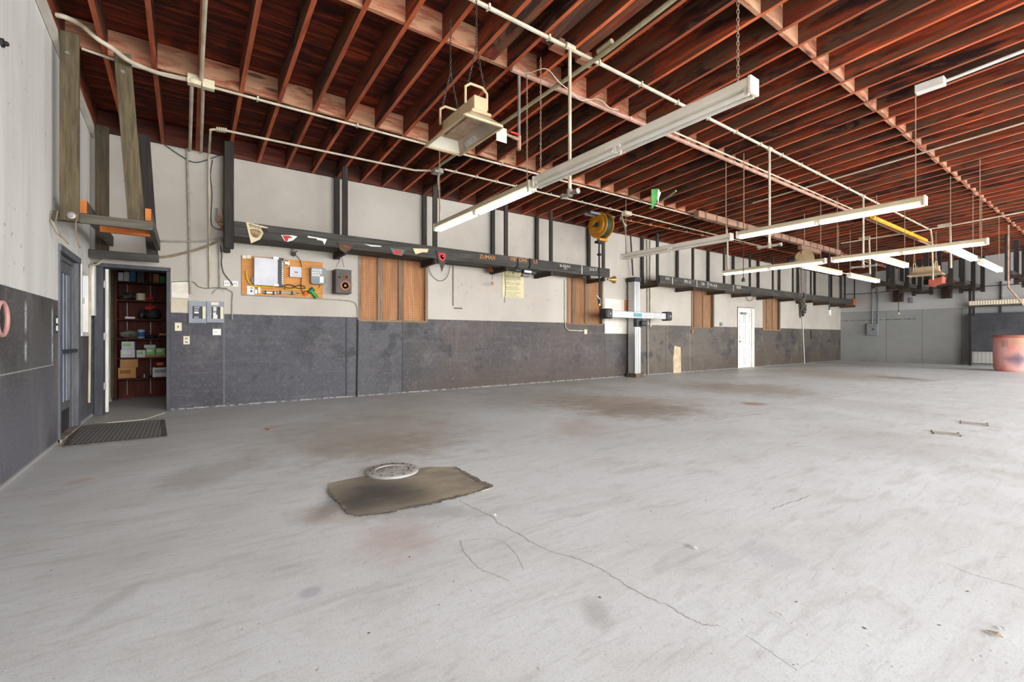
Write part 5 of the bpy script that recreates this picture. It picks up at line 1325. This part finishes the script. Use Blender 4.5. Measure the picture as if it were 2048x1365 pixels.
c = AR(1240, 424, -.04); o = thing('junction_box', 'cream conduit fitting with curled flexible leads right of the hose reel', 'junction box', c)
obj('box_body', MB().box(c.x + .1, c.x + .35, c.y - .06, c.y + .06, c.z - .05, c.z + .04), M_CONDUIT, o, bevel=.004)
obj('flexible_lead', MB().tube([c + V((.1, 0, 0)), c + V((.02, -.05, -.02)), c + V((-.05, -.1, -.16)), c + V((0, -.12, -.3)), c + V((.1, -.1, -.33))], .02, 8), M_CONDUIT, o, smooth=True)
run('olive conduit stub running along a joist to the green pennant', [AR(1300, 416, -.03), AR(1336, 394, -.03), AR(1352, 382, -.02)], .02, M_OLIVE)
P = [AR(1303, 378, -.02), AR(1312, 377, -.02), AR(1318, 384, -.02)]
q = AR(1303, 380, 0); X_f = q.x
G = lambda px, py: AY(px, py, q.y)
o = thing('green_flag', 'green pennant hanging from the first blocking row before the rack', 'pennant', G(1305, 420))
obj('cloth', MB().prism([G(1302.5, 379), (G(1316, 377)), G(1320, 385), G(1316, 396), G(1311, 407), G(1304, 419), G(1303, 402)], (.012, .012, 0)), M_GREEN, o)
obj('white_edge', MB().prism([G(1316, 377) + V((0, -.004, 0)), G(1322, 385) + V((0, -.004, 0)), G(1318, 396) + V((0, -.004, 0)), G(1315.5, 412) + V((0, -.004, 0)), G(1315, 396) + V((0, -.004, 0))], (.004, .004, 0)), M_PAPERW, o)

# ------------------------------------------------------------------ hose reel
RX, RY, RZ_ = 7.98, 7.55, 3.74
o = thing('hose_reel', 'ochre yellow hose reel hanging under the joists before the rack', 'hose reel', (RX, RY, RZ_ - .4))
for dx, n_ in ((-.12, 'reel_flange'), (.1, 'reel_flange')):
    obj(n_, MB().lathe([(.0, -.012), (.1, -.012), (.12, -.03), (.2, -.03), (.22, -.005), (.30, -.005), (.31, .01), (.29, .02), (.0, .02)], (RX + dx, RY, RZ_), (1, 0, 0), 30), M_REEL, o, smooth=True)
obj('hose_coil', MB().lathe([(.26, -.09), (.275, -.06), (.26, -.03), (.275, 0), (.26, .03), (.275, .06), (.26, .08)], (RX, RY, RZ_), (1, 0, 0), 28), M('dark_green_hose', '2c4638', '22382c', 6, .55), o, smooth=True)
obj('hub', MB().lathe([(.05, -.17), (.06, -.13), (.06, .13), (.04, .15)], (RX, RY, RZ_), (1, 0, 0), 14), M_BLACKP, o)
obj('crank', MB().tube([(RX - .17, RY, RZ_), (RX - .18, RY + .05, RZ_ - .04), (RX - .18, RY + .1, RZ_ - .03)], .012, 6), M_BLACK, o)
obj('frame_arm', MB().beam((RX + .16, RY, RZ_ - .32), (RX + .16, RY, roof(RY) - .03), .1, .03), M_REEL, o, bevel=.004)
obj('guide_arm', MB().beam((RX - .1, RY, RZ_ - .34), (RX + .17, RY, RZ_ - .34), .1, .06), M_REEL, o, bevel=.004)
obj('roller_guide', MB().box(RX - .16, RX + .04, RY - .06, RY + .06, RZ_ - .43, RZ_ - .38), M_BLACK, o)
for dy in (-.09, .09): obj('ceiling_channel', MB().beam((RX - .45, RY + dy, roof(RY) - .03), (RX + .35, RY + dy, roof(RY) - .03), .05, .05), M_GREYBOX2, o)
hz = lambda py: AY(1201, py, RY).z
obj('hose', MB().tube([(RX - .06, RY, RZ_ - .36), (RX - .07, RY, hz(500)), (RX - .06, RY, hz(560)), (RX - .05, RY, hz(598))], .02, 8), M_BLACK, o, smooth=True)
obj('hose_stop', MB().sphere((RX - .065, RY, hz(510)), .055, 10, (1, 1, .6)), M_BLACK, o, smooth=True)
obj('nozzle', MB().tube([(RX - .05, RY, hz(598)), (RX - .04, RY, hz(608))], .045, 8), M_BLACKP, o); obj('nozzle_lever', MB().beam((RX - .08, RY - .03, hz(599)), (RX - .2, RY - .03, hz(592)), .02, .02), M_STEEL, o); obj('brass_tip', MB().tube([(RX - .06, RY, hz(608)), (RX - .06, RY, hz(612))], .03, 8), M('brass', 'c8a050', 'b08a3e', 5, .4, .6), o)

# ------------------------------------------------------------------ chain hoist on its wooden beam
hy = 6.2
b0, b1 = 9.75, 18.2; zt_ = roof(hy) - .004
M_STRAP = M('brown_strap', '6a5448', '58463c', 6, .7)
o = thing('hoist_beam', 'dusty pink strapped timber beam fixed under the joists carrying the chain hoist', 'beam', ((b0 + b1) / 2, hy, zt_ - .2))
x = b0; k_ = 0
while x < b1:
    obj('timber', MB().box(x, min(x + 2.1, b1) - .01, hy - .07, hy + .07, zt_ - .15, zt_), W_PINK, o, bevel=.006); x += 2.1
x = b0 + .25
while x < b1: obj('strap', MB().box(x, x + .05, hy - .078, hy + .078, zt_ - .158, zt_ - .001), M_STRAP, o); x += .48
obj('trolley_block', MB().box(15.2, 16.6, hy - .06, hy + .06, zt_ - .29, zt_ - .16), W_PINK, o, bevel=.006)
hx = 15.4; hyy = hy; hz_ = AY(1605, 517, hyy).z
o = thing('chain_hoist', 'round tan chain hoist hanging from the pink timber beam, loops of chain below', 'hoist', (hx, hyy, 1.95))
obj('top_hook', MB().tube([(hx, hyy, zt_ - .3), (hx - .05, hyy, zt_ - .38), (hx + .02, hyy, zt_ - .46)], .035, 8), M_PINKP, o, smooth=True)
obj('drum', MB().lathe([(.1, -.14), (.25, -.12), (.27, .0), (.25, .12), (.1, .14)], (hx + .1, hyy, hz_), (-.93, -.37, 0), 20), M('dusty_tan_enamel', 'a8906a', '8e7852', 6, .55), o, smooth=True)
obj('motor_body', MB().lathe([(.08, 0), (.13, .05), (.13, .2), (.08, .25)], (hx - .04, hyy + .16, hz_ - .08), (-.37, .93, 0), 14), M_CHAINB, o, smooth=True)
for i, dx in enumerate((-.32, -.2, -.1, .06, .2)):
    obj('chain_strand', MB().tube([(hx + dx + .05, hyy, hz_ - .12), (hx + dx * .8 + .05, hyy, 2.35)], .012, 5), M_CHAINB, o)
mb = MB(); random.seed(12)
for i in range(26):
    a = random.uniform(0, 6.28); r_ = random.uniform(.0, .14); z = random.uniform(1.95, 2.35)
    mb.chain((hx + .06 + r_ * cos(a), hyy + r_ * sin(a), z), (hx + .06 + r_ * cos(a) * .9, hyy + r_ * sin(a) * .9, z - .26), .07, .05, .011)
obj('gathered_chain', mb, M_CHAINB, o)
obj('lower_hook', MB().tube([(hx + .06, hyy, 2.45), (hx + .12, hyy, 2.4), (hx + .06, hyy, 2.33)], .03, 8), M_CHAINB, o)
pipe('cable', 'pale cable curving from the pink beam into the hoist drum', 'cable', [(hx + .3, hyy, hz_ + .12), (hx + .5, hyy, hz_ + .3), (hx + .9, hyy, zt_ - .22)], .022, M_CONDUIT)
c = AX(1486.8, 556, 11.5); o = thing('weighted_cord', 'black pull cord with weight hanging before the strip light by the hoist', 'cord', c)
obj('string', MB().tube([V((c.x, c.y, roof(c.y) + .284)), c], .01, 6), M_BLACK, o); obj('weight', MB().lathe([(.02, 0), (.045, -.04), (.045, -.1)], c, n=10), M_BLACKP, o)
c = AX(1658.5, 624, 17.5); o = thing('pendant_control', 'black pendant cord with white button hanging through the far end of the farther rack', 'pendant control', c)
obj('string', MB().tube([V((c.x, c.y, roof(c.y) + .284)), c], .018, 6), M_BLACK, o); obj('button', MB().box(c.x - .04, c.x + .04, c.y - .04, c.y + .04, c.z - .12, c.z + .06), M_WHITE2, o, bevel=.01)
run('yellow painted rail fixed under the joists far down the room', [V((13.9, 4.02, roof(4.2) - .1)), V((18.6, 4.02, roof(4.2) - .1))], .05, M_YRAIL, 6, 'rail', 'rail_run')

# ------------------------------------------------------------------ dark hanging frames at the far right
def frame(label, xs, y0, y1, zb, group='hanging racks'):
    x0, x1 = xs[0], xs[-1]
    o = thing('timber_rack', label, 'rack', ((x0 + x1) / 2, (y0 + y1) / 2, zb), group)
    for i, x in enumerate(xs):
        for y in (y0, y1): obj('hanger', MB().box(x - .03, x + .03, y - .06, y + .06, zb - .08, roof(y) - .003), W_BLACKV, o, bevel=.004)
        obj('cross_arm', MB().box(x - .05, x + .05, y0 - .06, y1 + .06, zb - .02, zb + .08), W_ARM, o, bevel=.004)
    for y in (y0 + .1, y1 - .1): obj('side_rail', MB().box(x0 - .04, x1 + .04, y - .03, y + .03, zb + .08, zb + .22), W_BLACK, o, bevel=.004)
    return o
frame('dark hanging timber rack closest to the long wall, left of the far gas heater', [20.0, 21.6, 23.2, 24.8], 5.2, 5.75, 2.92)
frame('dark hanging timber rack just right of the far gas heater, red case at its end', [20.0, 21.6, 23.2, 24.8], 3.72, 4.32, 2.92)
frame('dark hanging timber rack at the right edge, above the cream grille', [20.6, 22.2, 23.8], 1.95, 2.55, 2.92)
c0, c1 = AX(1859, 566, 19.7), AX(1887, 566, 19.7)
o = obj('red_case', MB().prism([(19.55, c0.y, c0.z - .12), (19.55, c1.y, c0.z - .04), (19.55, c1.y - .02, c0.z + .16), (19.55, c0.y, c0.z + .1)], (.4, 0, 0)), M_REDBOX, bevel=.012); tag(o, 'faded red metal case hung on the end of the middle timber rack', 'case')

# ------------------------------------------------------------------ far wall
def fw(px, py, off=0.0): return AX(px, py, XR - off)
a, b = fw(1735, 648), fw(1757, 671)
o = thing('electrical_box', 'grey electrical panel on the far wall with two conduits above it', 'electrical panel', (XR, (a.y + b.y) / 2, b.z))
obj('box_body', MB().box(XR - .12, XR - .002, b.y, a.y, b.z, a.z), M_GREYBOX2, o, bevel=.006); obj('latch', MB().box(XR - .135, XR - .12, b.y + .12, b.y + .2, (a.z + b.z) / 2 - .02, (a.z + b.z) / 2 + .03), M_BLACKP, o)
for px, py in ((1744.5, 575), (1756, 555)):
    t0, t1 = fw(px, py, .05), fw(px, 648, .05); obj('riser_conduit', MB().tube([t0, V((t0.x, t0.y, t1.z))], .022, 8), M_GREYBOX2, o)
for p0, p1, l in (((1790, 583), (1808, 604), 'nearer the long wall'), ((1886, 574), (1905, 597), 'under the middle timber rack')):
    a, b = fw(*p0), fw(*p1)
    o = thing('loudspeaker', 'dark brown loudspeaker on the far wall, %s' % l, 'speaker', (XR, (a.y + b.y) / 2, b.z), 'brown far-wall loudspeakers')
    obj('cabinet', MB().box(XR - .25, XR - .005, b.y, a.y, b.z, a.z), M_SPKB, o, bevel=.008); obj('grille', MB().box(XR - .262, XR - .25, b.y + .03, a.y - .03, b.z + .03, a.z - .03), M('brown_grille_cloth', '352218', '2a1a12', 20, .8), o)
a, b = fw(1937.5, 628), fw(1937.5, 703)
o = thing('pegboard', 'dark navy pegboard on legs against the far wall behind the pink drum', 'pegboard', (XR - .2, 2.8, 0))
obj('board', MB().box(XR - .2, XR - .16, 1.2, a.y, b.z, a.z), M_PEGB, o)
for y in (a.y - .06, 1.3): obj('leg', MB().box(XR - .22, XR - .14, y - .05, y + .05, .02, b.z + .02), W_BLACKV, o)
obj('lower_panel', MB().box(XR - .15, XR - .12, 1.25, a.y - .12, .1, b.z), M_RIB, o, label='grey ribbed panel under the pegboard')
a2, b2 = fw(1938, 603, .4), fw(1938, 611.5, .4)
o = thing('grille_shelf', 'long cream slatted shelf front on the far wall above the pegboard', 'shelf', (XR - .4, 2.7, b2.z))
obj('slatted_front', MB().box(XR - .44, XR - .40, .9, a2.y, b2.z, a2.z), M_GRILLE, o); obj('shelf_base', MB().box(XR - .44, XR - .005, .9, a2.y, b2.z - .05, b2.z), W_BLACK, o)
for px, py0, py1 in ((1940, 566, 735), (1947, 520, 632)):
    t0, t1 = fw(px, py0, .35), fw(px, py1, .35)
    o = obj('support_post', MB().box(XR - .39, XR - .33, t0.y - .035, t0.y + .035, max(t1.z, .0), t0.z), W_BLACKV); tag(o, 'dark post standing by the pegboard end, %s' % ('shorter and reaching the floor' if px == 1940 else 'taller, rising to the timber rack'), 'post')
t0, t1 = fw(2002, 563, .05), fw(2003, 640, .05); pipe('conduit', 'thin black conduit on the far wall above the pink drum', 'conduit', [t0, V((t0.x, t0.y, t1.z))], .03, M_BLACKP)
pipe('cable', 'dark cable strung along the far wall behind the timber racks', 'cable', [fw(1690, 589, .03), fw(1740, 587, .03), fw(1820, 579, .03), fw(1965, 573, .03), fw(2048, 568, .03)], .014, M_WIRE)
t0 = AX(2016.5, 490, 19.0); t1 = AX(2017, 546, 19.0); t2 = AX(2017, 575, 19.0); t3 = AX(2060, 625, 19.0)
pipe('air_line', 'pink air line dropping at the right edge then slanting down', 'air line', [V((t0.x, t0.y, roof(t0.y) - .01)), V((t0.x, t0.y, t2.z)), t3], .022, M_PINKP)
a = fw(1823, 601); o = obj('outlet_box', MB().box(XR - .06, XR, a.y - .06, a.y + .06, a.z - .12, a.z + .12), M_GREYBOX2, bevel=.005); tag(o, 'small grey box on the far wall between the brown loudspeakers', 'outlet box')
t0, t1 = fw(1797, 560, 1.2), fw(1797, 626, 1.2); o = thing('hanging_string', 'thin cord with knob hanging before the brown loudspeaker nearer the long wall', 'cord', t1)
obj('cord', MB().tube([V((t0.x, t0.y, roof(t0.y) + .284)), V((t0.x, t0.y, t1.z))], .012, 5), M_BLACK, o); obj('knob', MB().sphere((t0.x, t0.y, t1.z - .03), .05, 8), M_CONDUIT, o)
# pink drum
c = AZ(2031, 743)
o = thing('drum', 'tall stained pink plastic drum on the floor by the far wall', 'drum', (c.x, c.y, 0))
R = .5
obj('drum_body', MB().lathe([(R - .06, 0), (R - .02, .04), (R, .1), (R + .01, .6), (R, 1.08), (R - .02, 1.1)], (c.x, c.y, .003), (0, 0, 1), 36), M_BIN, o, smooth=True)
obj('lid_rim', MB().lathe([(R + .01, 1.08), (R + .025, 1.1), (R + .025, 1.15), (R - .02, 1.17), (.02, 1.17)], (c.x, c.y, .003), (0, 0, 1), 36), M('pink_lid', 'b0695c', 'a05a4e', 4, .5), o, smooth=True)
dirc = V((-c.x, -c.y, 0)).normalized(); sd = V((dirc.y, -dirc.x, 0))
pc = V((c.x, c.y, 0)) + (dirc * .86 - sd * -.0).normalized() * (R + .0)
ang = math.atan2(dirc.y, dirc.x)
def on_drum(a0, a1, z0, z1, r): 
    m = MB(); n = 6; vs = []
    for i in range(n + 1):
        t = ang + a0 + (a1 - a0) * i / n
        vs += [(c.x + r * cos(t), c.y + r * sin(t), z0), (c.x + r * cos(t), c.y + r * sin(t), z1)]
    return m.add(vs, [(2 * i, 2 * i + 2, 2 * i + 3, 2 * i + 1) for i in range(n)])
obj('label_patch', on_drum(-.62, -.3, .78, 1.02, R + .013), M('pink_label', 'c49a90', 'b48a80', 5, .6), o, label='faded square label on the drum')

# ------------------------------------------------------------------ wheel alignment column
o = thing('alignment_column', 'tall aluminium column with cross beam and black sensor pods against the wall', 'alignment machine', (10.05, 8.3, 0))
cx0, cx1 = 9.94, 10.17
obj('column', MB().box(cx0, cx1, 8.17, 8.40, .06, 2.62), M_ALU, o, bevel=.006)
for x in (cx0 + .06, cx0 + .115, cx0 + .17): obj('groove', MB().box(x - .006, x + .006, 8.165, 8.17, 1.75, 2.6), M_GREYBOX2, o)
obj('lower_cover', MB().box(cx0 - .03, cx1 - .03, 8.12, 8.17, .1, 1.36), M_ALU, o, bevel=.008)
for x in (cx0 + .03, cx0 + .1): obj('groove', MB().box(x - .006, x + .006, 8.114, 8.12, .12, 1.34), M_GREYBOX2, o)
obj('top_cap', MB().box(cx0 - .03, cx1 + .02, 8.14, 8.43, 2.62, 2.74), M_BLACKP, o, bevel=.006)
obj('base_plate', MB().box(cx0 - .06, cx1 + .06, 8.08, 8.42, .002, .1), M('rusty_plate', '6a5640', '54442f', 8, .7), o, bevel=.006)
obj('slider', MB().box(cx0 - .02, cx1 + .02, 8.08, 8.2, 1.38, 1.6), M_BLACKP, o, bevel=.01)
obj('slider_motor', MB().box(cx0 + .1, cx1 + .1, 7.98, 8.1, 1.40, 1.55), M_BLACKP, o, bevel=.03)
bl, br_ = AY(1214, 627, 7.98), AY(1332, 634.5, 7.98)
bz = (bl.z + br_.z) / 2
obj('cross_beam', MB().box(bl.x, br_.x, 7.92, 8.04, bz - .085, bz + .085), M_ALU, o, bevel=.012)
for dz in (-.045, 0, .045): obj('beam_rib', MB().box(bl.x + .02, br_.x - .02, 7.914, 7.92, bz + dz - .005, bz + dz + .005), M_GREYBOX2, o)
for x, s_ in ((bl.x, -1), (br_.x, 1)):
    sp_ = obj('sensor_pod', MB().box(x - .14 if s_ < 0 else x - .08, x + .1 if s_ < 0 else x + .14, 7.86, 8.1, bz - .12, bz + .13), M_BLACKP, o, bevel=.03)
    obj('camera_lens', MB().lathe([(.035, 0), (.03, .012), (.012, .006)], (x + .02 * s_, 7.86, bz), (0, -1, 0), 14), M_STEEL, sp_)
tx = AY(1276, 631, 7.92).x; obj('teal_badge', MB().box(tx - .16, tx + .16, 7.905, 7.915, bz - .05, bz + .05), M_TEAL, o, bevel=.01)
pipe('cable', 'black cable dropping from the roof to the aluminium column', 'cable', [AY(1261, 470, 8.35), AY(1264, 520, 8.35), AY(1266, 552, 8.35)], .02, M_BLACK)

# ------------------------------------------------------------------ floor things
outline = [(659, 969), (698, 960), (740, 952), (800, 942), (860, 936), (911, 936), (935, 952), (962, 966), (986, 972), (980, 979), (955, 985), (913, 996), (864, 1008), (815, 1018), (763, 1030), (725, 1034), (697, 1030), (684, 1012), (666, 995), (657, 982)]
o = thing('floor_patch', 'rough brown concrete patch around the round floor cover', 'patch', AZ(800, 985))
obj('patch_slab', MB().prism([AZ(px, py, .001) for px, py in outline], (0, 0, .006)), M_SLAB, o)
def ribbon(pts, ws, z=.008, n=1, jit=.012, seed=1):
    random.seed(seed); P = []
    for (p, q_), (w0, w1) in zip(zip(pts, pts[1:]), zip(ws, ws[1:])):
        for i in range(8):
            t = i / 8; P.append((p.lerp(q_, t), w0 + (w1 - w0) * t))
    P.append((pts[-1], ws[-1]))
    vs, fs = [], []
    for i, (p, w_) in enumerate(P):
        a = P[max(0, i - 1)][0]; b = P[min(len(P) - 1, i + 1)][0]; d_ = (b - a); d_ = V((d_.x, d_.y, 0)).normalized() if d_.length > 1e-6 else V((1, 0, 0)); s_ = V((-d_.y, d_.x, 0))
        k1, k2 = random.uniform(.4, 1.3), random.uniform(.4, 1.3); off = s_ * random.uniform(-jit, jit)
        vs += [V((p.x, p.y, z)) + off + s_ * (w_ / 2 * k1), V((p.x, p.y, z)) + off - s_ * (w_ / 2 * k2)]
    fs = [(2 * i, 2 * i + 2, 2 * i + 3, 2 * i + 1) for i in range(len(P) - 1)]
    return MB().add(vs, fs)
edge = [AZ(px, py, 0) for px, py in ((911, 936), (935, 952), (962, 966), (984, 974), (955, 986), (913, 997), (864, 1009), (815, 1019), (763, 1031), (725, 1034), (697, 1029), (684, 1010), (664, 994), (657, 980))]
obj('crumbled_edge', ribbon(edge, [.015, .04, .05, .045, .03, .05, .045, .035, .03, .03, .03, .025, .025, .015], .0085, jit=.005, seed=4), M_TAR, o, label='dark crumbled edge of the patch')
cc_ = (AZ(733, 945) + AZ(836, 944) + AZ(785, 932) + AZ(785, 962)) / 4
cx_, cy_ = cc_.x, cc_.y
m = thing('floor_cover', 'round grey metal bolted cover set in the brown floor patch', 'floor cover', (cx_, cy_, .007))
Rr = .205
cr = obj('cover_ring', MB().lathe([(Rr, .007), (Rr, .02), (Rr - .008, .024), (.135, .024), (.13, .014)], (cx_, cy_, 0), n=48, cap=False), M_MANH, m, smooth=True)
obj('centre_plate', MB().lathe([(.13, .008), (.13, .016), (.122, .02), (.001, .022)], (cx_, cy_, 0), n=40), M_MANH, m, smooth=True)
for i in range(12):
    a = 2 * pi * (i + .3) / 12; obj('bolt_hole', MB().lathe([(.009, .0235), (.008, .0262)], (cx_ + .17 * cos(a), cy_ + .17 * sin(a), 0), n=8), M_INKD, cr)
for i in range(6):
    a = 1.1 * i; r_ = .04 + .012 * i; obj('bump', MB().sphere((cx_ + r_ * cos(a), cy_ + r_ * sin(a), .022), .012, 8, (1, 1, .4)), M_GREYP, m)
def crack(nm, pts, w_, seed, mat=M_CRACK):
    P = [AZ(px, py, 0) for px, py in pts]
    return obj(nm, ribbon(P, [w_ * .8] * len(P), .0012, jit=w_ * 1.2, seed=seed), mat, floor)
q2 = lambda L: [(680 + x / 2.504, 820 + y / 2.504) for x, y in L]
q3 = lambda L: [(1348 + x / 2.504, 820 + y / 2.504) for x, y in L]
crack('crack', q2([(600, 455), (660, 490), (760, 535), (800, 575), (900, 625), (960, 665), (1040, 705), (1080, 718), (1200, 750), (1300, 795), (1400, 855), (1440, 885), (1550, 945), (1650, 985), (1753, 1048), (1810, 1075), (1900, 1085)]), .0055, 3)
crack('crack', q2([(600, 655), (620, 710), (680, 780), (720, 810), (800, 835), (850, 858)]), .004, 5)
crack('crack', q2([(600, 660), (680, 650), (760, 648), (820, 660), (880, 720), (920, 800)]), .003, 6)
crack('crack', q3([(1370, 770), (1420, 795), (1500, 828), (1580, 850), (1700, 882), (1753, 900)]), .004, 7)
crack('crack', q3([(490, 498), (560, 475), (690, 430)]), .008, 8)
crack('crack', q3([(360, 1130), (500, 1225), (620, 1310)]), .003, 9)
crack('control_joint', [(1180, 872), (1290, 856), (1400, 840), (1490, 826), (1600, 808), (1700, 789), (1742, 781), (1850, 763), (1960, 745)], .012, 10)
crack('control_joint', [(128, 1067), (300, 1030), (500, 998), (680, 962)], .012, 11, M('pale_scratch', 'd2d0ca', 'c2c0ba', 12, .8))
crack('crack', [(1400, 845), (1452, 836), (1520, 828)], .02, 12)
random.seed(21); mb = MB(); mb2 = MB()
for i in range(150):
    px, py = random.uniform(650, 2030), random.uniform(900, 1350)
    p = AZ(px, py, .0015); s_ = random.uniform(.002, .0055); a = random.uniform(0, 6.28); l = random.uniform(.6, 2.2)
    (mb if random.random() < .78 else mb2).add([p + V((s_ * l * cos(a + t), s_ * l * sin(a + t), 0)) if i2 % 2 == 0 else p + V((s_ * cos(a + t), s_ * sin(a + t), 0)) for i2, t in enumerate((0, 1.5, 3.1, 4.7))], [(0, 1, 2, 3)])
o = obj('paint_chips', mb, M_PAPERW); tag(o, 'scattered tiny white paint chips over the concrete floor', 'debris', kind='stuff')
o = obj('dirt_specks', mb2, M_INK); tag(o, 'scattered tiny dark specks of dirt over the concrete floor', 'debris', kind='stuff')
def leaf(label, a, b, wd, mat):
    a, b = AZ(*a, .004), AZ(*b, .004); d_ = (b - a); s_ = V((-d_.y, d_.x, 0)).normalized()
    P = [a, a + d_ * .3 + s_ * wd * .8, a + d_ * .65 + s_ * wd, b, a + d_ * .65 - s_ * wd * .7, a + d_ * .3 - s_ * wd * .6]
    P = [p + V((0, 0, .003 * (i % 3))) for i, p in enumerate(P)]
    o = obj('dry_leaf', MB().prism(P, (0, 0, .002)), mat); tag(o, label, 'leaf', 'dry scraps on the floor')
M_LEAF = M('dry_tan_leaf', 'b8aa90', '9c8e74', 9, .8)
leaf('tan dry leaf lying alone on the bright floor, lower right', q3([(1560, 1105)])[0], q3([(1650, 1145)])[0], .012, M_LEAF)
leaf('white paper sliver lying next to the tan dry leaf', q3([(1630, 1085)])[0], q3([(1655, 1108)])[0], .004, M_PAPERW)
leaf('long white sliver on the floor near the long floor crack', q3([(500, 1012)])[0], q3([(558, 1050)])[0], .003, M_PAPERW)
leaf('pale crumb of concrete on the crack beside the brown patch', q2([(750, 525)])[0], q2([(785, 532)])[0], .012, M_PAPERW)
leaf('white scrap left of the long crack end, lower middle of the floor', q3([(65, 672)])[0], q3([(125, 705)])[0], .01, M_PAPERW)
leaf('small orange leaf on the floor before the equipment board', (529, 857), (539, 861), .012, M_ORANGEP)
for a, b, l in (((1866, 866), (1920, 871), 'nearer the camera'), ((1922, 846), (1976, 851), 'nearer the pink drum')):
    c0, c1 = AZ(*a), AZ(*b); d_ = (c1 - c0).normalized(); s_ = V((-d_.y, d_.x, 0)) * .09
    o = thing('anchor_plate', 'grey bolted-down floor plate, of the pair the one %s' % l, 'floor plate', (c0 + c1) / 2, 'bolted floor plates')
    obj('plate', MB().prism([c0 - s_ + V((0, 0, .001)), c1 - s_ + V((0, 0, .001)), c1 + s_ + V((0, 0, .001)), c0 + s_ + V((0, 0, .001))], (0, 0, .005)), M('floor_plate_grey', 'a8a69c', '98968c', 8, .6), o)
    for p in (c0 - s_, c1 - s_, c1 + s_, c0 + s_): obj('anchor_bolt', MB().lathe([(.012, .004), (.01, .016)], (p.x, p.y, 0), n=8), M_GREYP, o)

for o in list(bpy.data.objects):
    if '_w' in o: del o['_w']
